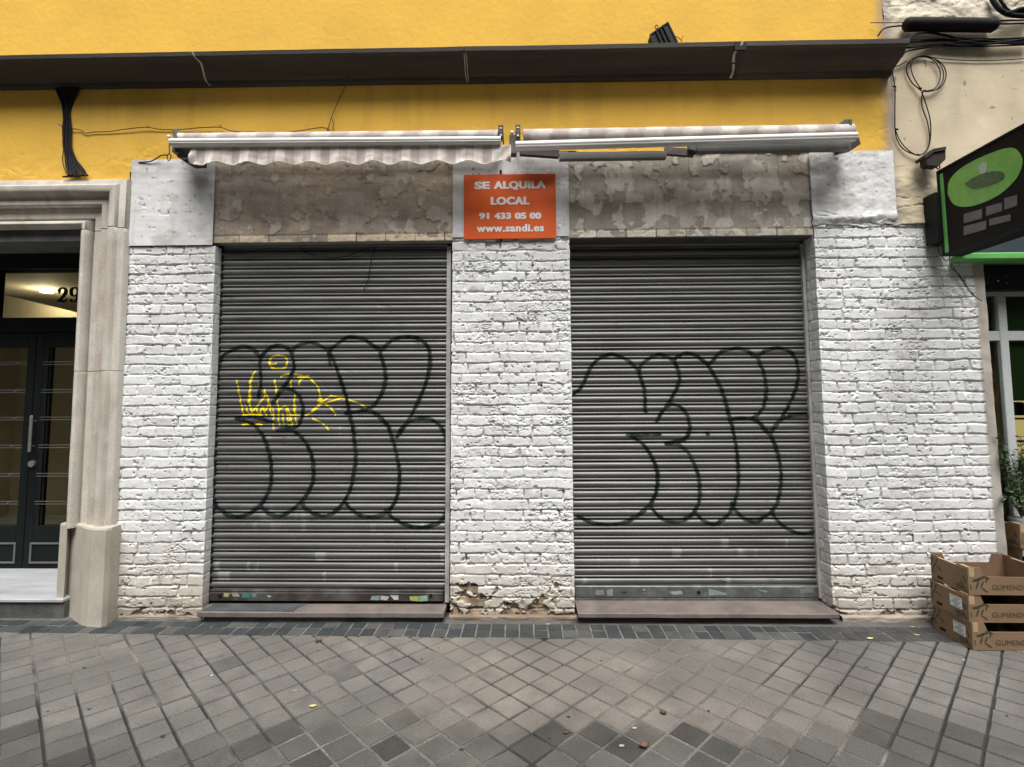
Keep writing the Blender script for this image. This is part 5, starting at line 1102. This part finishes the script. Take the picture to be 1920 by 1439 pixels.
# --- cardboard crates
def crate(loc, rz, label, withlabel=True, group='stacked cardboard fruit crates by the wall'):
    Lx, Dy, H = .46, .295, .160; th = .006; R = empty('cardboard_crate', loc, label, 'crate', group)
    R.rotation_euler = (0, 0, rz); L0 = Vector(loc)
    def B(mb, name, m_, par=None):
        o = mb.build(name, m_, None)
        o.parent = par or R; return o
    ear = .072; lo_ = .055
    prof_ = [(0, 0), (Lx, 0), (Lx, H), (Lx-ear, H), (Lx-ear-.022, H-lo_), (ear+.022, H-lo_), (ear, H), (0, H)]
    mb = MB(); mb.prism([(x, 0, z) for x, z in prof_], (0, th, 0)); fp_ = B(mb, 'front_panel', m_card)
    mb = MB(); mb.prism([(x, Dy-th, z) for x, z in prof_], (0, th, 0)); B(mb, 'back_panel', m_cardin)
    for x in (0, Lx-th):
        sd_ = [(th, 0), (Dy-th, 0), (Dy-th, H-.002), (Dy*.80, H-.002), (Dy*.78, H-.012), (Dy*.30, H-.012), (Dy*.28, H-.001), (th, H-.001)]
        mb = MB(); mb.prism([(x, y, z) for y, z in sd_], (th, 0, 0)); sp2 = B(mb, 'side_panel', m_card if x == 0 else m_cardin)
        if x == 0:
            mb = MB(); mb.box((-.0008, .20, .018), (.001, .245, .036)); B(mb, 'slot', m_black, sp2)
            if withlabel:
                mb = MB(); mb.box((-.0022, .045, .055), (-.0008, .135, .122)); lb = B(mb, 'paper_label', m_label, sp2)
                mb = MB()
                for k in range(7):
                    z = .116-k*.0085; mb.box((-.0030, .052+(k % 3)*.012, z-.0018), (-.0023, .128-(k*7 % 4)*.010, z+.0008))
                B(mb, 'printing', m_greymetal, sp2)
        mb = MB(); mb.box((x-.001 if x == 0 else x, .004, H-.0015), (x+.020 if x == 0 else x+th, .06, H+.0025)); mb.box((x-.0005, .006, H-.013), (x+.014, Dy*.8, H-.009)); B(mb, 'folded_edge', m_cardedge, sp2)
    mb = MB(); mb.box((0.001, .001, 0.001), (Lx-.001, Dy-.001, .006)); B(mb, 'base', m_cardin)
    mb = MB(); mb.box((th, -.0014, H-.055), (.034, -.0002, H-.001)); mb.box((.034, -.0016, H-.060), (.0365, -.0002, H-.001)); B(mb, 'corner_flap', m_cardedge, fp_)
    # printed olive sprigs
    mb = MB()
    def leafp(o_, r_, u_, cx, cz, ln_, wd, an):
        n = 10; P_ = []
        for i in range(n):
            t = i/n*2*math.pi; a_ = ln_/2*math.cos(t); b_ = wd/2*math.sin(t)*(1+.3*math.cos(t))
            P_.append(np.array(o_)+np.array(r_)*(cx+a_*math.cos(an)-b_*math.sin(an))+np.array(u_)*(cz+a_*math.sin(an)+b_*math.cos(an)))
        mb.add(P_, [tuple(range(n))])
    F0 = ((0, -.0018, 0), (1, 0, 0), (0, 0, 1))
    for cx, cz, l_, w_, an in ((.045, .085, .05, .012, .1), (.070, .098, .045, .009, .2), (.100, .104, .05, .009, -.35), (.050, .055, .045, .011, 1.2), (.078, .060, .042, .010, 1.1), (.105, .085, .032, .009, 1.2), (.090, .030, .05, .008, -.6), (.055, .092, .07, .004, .1), (.012, .045, .035, .006, 1.6)): leafp(*F0, cx, cz, l_, w_, an)
    B(mb, 'leaf_print', m_print, fp_)
    mb = MB(); S0 = ((-.0016, 0, 0), (0, -1, 0), (0, 0, 1))
    for cx, cz, l_, w_, an in ((-.28, .12, .05, .010, 1.3), (-.265, .09, .05, .010, .9), (-.245, .125, .04, .010, 1.2), (-.225, .085, .05, .010, -.4), (-.28, .06, .05, .008, -1.1), (-.065, .030, .05, .012, -.7), (-.045, .045, .05, .011, -.9), (-.03, .025, .045, .010, -.4), (-.028, .085, .045, .011, -1.1), (-.085, .022, .04, .010, -.9)): leafp(*S0, cx, cz, l_, w_, an)
    B(mb, 'leaf_print', m_print, fp_)
    o = text_mesh('lettering', 'GUMENDI', .135, .325, .030, .060, 0, m_print, None, bold=0, frame=(np.array([0, -.0018, 0]), np.array([1., 0, 0]), np.array([0, 0, 1.])), space=1.05)
    o.parent = fp_
    return R
g = gp(1825, 1220.5)
crate((g[0], g[1], .002), .0, 'bottom cardboard crate of the stack, standing on the pavement')
crate((g[0]-.008, g[1]+.004, .160), -.006, 'middle cardboard crate of the stack, with one crate under it and one on it')
crate((g[0]-.002, g[1]+.0, .322), -.022, 'topmost open cardboard crate of the stack', False)
bx0 = wp(1901, 1020, .02)[0]
crate((bx0, -.03, .487), .05, 'dark brown cardboard crate behind the stack in the shop doorway', False, 'crates in the shop doorway')
crate((bx0+.01, -.02, .327), .0, 'cardboard crate directly under the brown one, hidden behind the stack', False, 'crates in the shop doorway')
crate((bx0-.0, -.02, .167), .01, 'cardboard crate second from the ground in the shop doorway', False, 'crates in the shop doorway')
crate((bx0+.0, -.02, .008), .02, 'lowest cardboard crate in the shop doorway', False, 'crates in the shop doorway')

# --- potted plant in the shop doorway
m_leaf = M('plant_leaf', (.045, .085, .025), .5, var=.45, vs_=25, bump=0); m_pot = M('pale_pot', (.24, .25, .25), .5, var=.1, bump=.03)
pc = wp(1902, 900, .08); pl_ = empty('potted_plant', (pc[0], pc[1], .535), 'leafy green plant in the shop doorway at the right edge', 'plant')
mb = MB(); zz = [.54, .56, .66, .665]; rr = [.055, .06, .075, .07]
mb.tube([(pc[0]+.03, pc[1], z) for z in zz], 1, 18, taper=rr); mb.build('pot', m_pot, pl_, True)
mb = MB(); mb2 = MB(); random.seed(4)
for s in range(26):
    a0 = random.uniform(0, 6.28); tip = wp(random.uniform(1874, 1930), random.uniform(805, 955), .08+random.uniform(-.12, .08)); st = np.array([pc[0]+.03, pc[1], .66])
    mid = (st+tip)/2+np.array([random.uniform(-.03, .03), random.uniform(-.03, .03), .08]); P_ = spline([st, mid, tip], 6); mb2.tube(P_, .0018, 5)
    for i in range(3, len(P_)):
        for sgn in (-1, 1, .3):
            p_ = P_[i]; l_ = random.uniform(.022, .038); an = random.uniform(0, 6.28); dv = np.array([math.cos(an)*sgn, math.sin(an)*.8, random.uniform(-.5, .7)]); dv /= np.linalg.norm(dv); sd_ = np.cross(dv, [random.uniform(-1, 1), random.uniform(-1, 1), 1]); sd_ /= np.linalg.norm(sd_)+1e-6; w_ = l_*.26
            mb.add([p_, p_+dv*l_*.5+sd_*w_, p_+dv*l_, p_+dv*l_*.5-sd_*w_], [(0, 1, 2, 3)])
mb.build('foliage', m_leaf, pl_); mb2.build('stems', m_print, pl_)
mb = MB(); mb.box((pc[0]-.08, pc[1]-.10, .015), (pc[0]+.16, pc[1]+.10, .535)); o = mb.build('display_stand', m_black); set_props(o, 'dark stand under the potted plant in the shop doorway', 'stand')

# --- fallen leaves and scraps
def leaf_thing(px, py, ln_, wd, an, col, label, grp, curl=.3, nm='fallen_leaf', cat='leaf'):
    if nm == 'paper_scrap': ln_ *= .75; wd *= .7; curl = .03
    c = gp(px, py); n = 9; X_ = []; m_ = M('dead_leaf', col, .7, var=.3, vs_=90, bump=.1, bs=200)
    mb = MB(); vv = []
    for i in range(n):
        t = i/(n-1); hw = wd/2*math.sin(math.pi*min(1, t*1.02+.02))**.8
        for s in (-1, -.5, 0, .5, 1):
            x_ = (t-.5)*ln_; y_ = s*hw; z_ = .004+curl*wd*(s*s)*.6+curl*ln_*(2*t-1)**2*.25
            vv.append((c[0]+x_*math.cos(an)-y_*math.sin(an), c[1]+x_*math.sin(an)+y_*math.cos(an), z_))
    ff = [(i*5+k, i*5+5+k, i*5+6+k, i*5+k+1) for i in range(n-1) for k in range(4)]; mb.add(vv, ff); o = mb.build(nm, m_, None, True); set_props(o, label, cat, grp)
leaf_thing(1208, 1402, .050, .030, .3, (.13, .065, .045), 'curled reddish brown leaf near the bottom edge right of centre', 'dead leaves on the pavement', .45)
leaf_thing(1243, 1339, .040, .024, 2.2, (.085, .04, .03), 'small dark brown leaf above the curled reddish one', 'dead leaves on the pavement', .45)
leaf_thing(1062, 1376, .035, .014, .5, (.10, .045, .035), 'thin brown leaf lying in a joint below the middle pier', 'dead leaves on the pavement')
leaf_thing(587, 1326, .038, .022, .2, (.46, .38, .13), 'yellow leaf on the grey slabs below the left shutter', 'dead leaves on the pavement', .2)
leaf_thing(1632, 1199, .042, .022, .1, (.55, .52, .25), 'pale yellow leaf on the edge of the dark strip near the crates', 'dead leaves on the pavement', .2)
leaf_thing(598, 1204, .050, .018, .7, (.03, .025, .02), 'black leaf on the slabs just below the left shutter', 'dead leaves on the pavement')
leaf_thing(1028, 1172, .036, .012, .1, (.50, .45, .22), 'pale leaf on the dark strip below the middle pier', 'dead leaves on the pavement', .2)
leaf_thing(1711, 1177, .034, .010, 2.9, (.48, .46, .25), 'pale leaf near the wall left of the crates', 'dead leaves on the pavement', .2)
leaf_thing(1719, 1192, .034, .012, 2.6, (.52, .48, .25), 'pale leaf on the strip left of the crates', 'dead leaves on the pavement', .2)
leaf_thing(1190, 1367, .032, .018, .1, (.42, .41, .38), 'white scrap of paper left of the curled reddish leaf', 'paper scraps on the pavement', .1, 'paper_scrap', 'litter')
leaf_thing(553, 1296, .030, .012, .6, (.42, .41, .38), 'white scrap of paper above the yellow leaf', 'paper scraps on the pavement', .1, 'paper_scrap', 'litter')
leaf_thing(397, 1268, .026, .014, 1.2, (.60, .60, .57), 'tiny white scrap on the slabs at the left', 'paper scraps on the pavement', .3, 'paper_scrap', 'litter')
leaf_thing(1166, 1400, .034, .024, .2, (.40, .39, .36), 'flat greyish scrap left of the curled reddish leaf near the bottom edge', 'paper scraps on the pavement', .05, 'paper_scrap', 'litter')
leaf_thing(1807, 1239, .020, .014, .2, (.60, .60, .58), 'tiny white scrap in front of the crates', 'paper scraps on the pavement', .3, 'paper_scrap', 'litter')
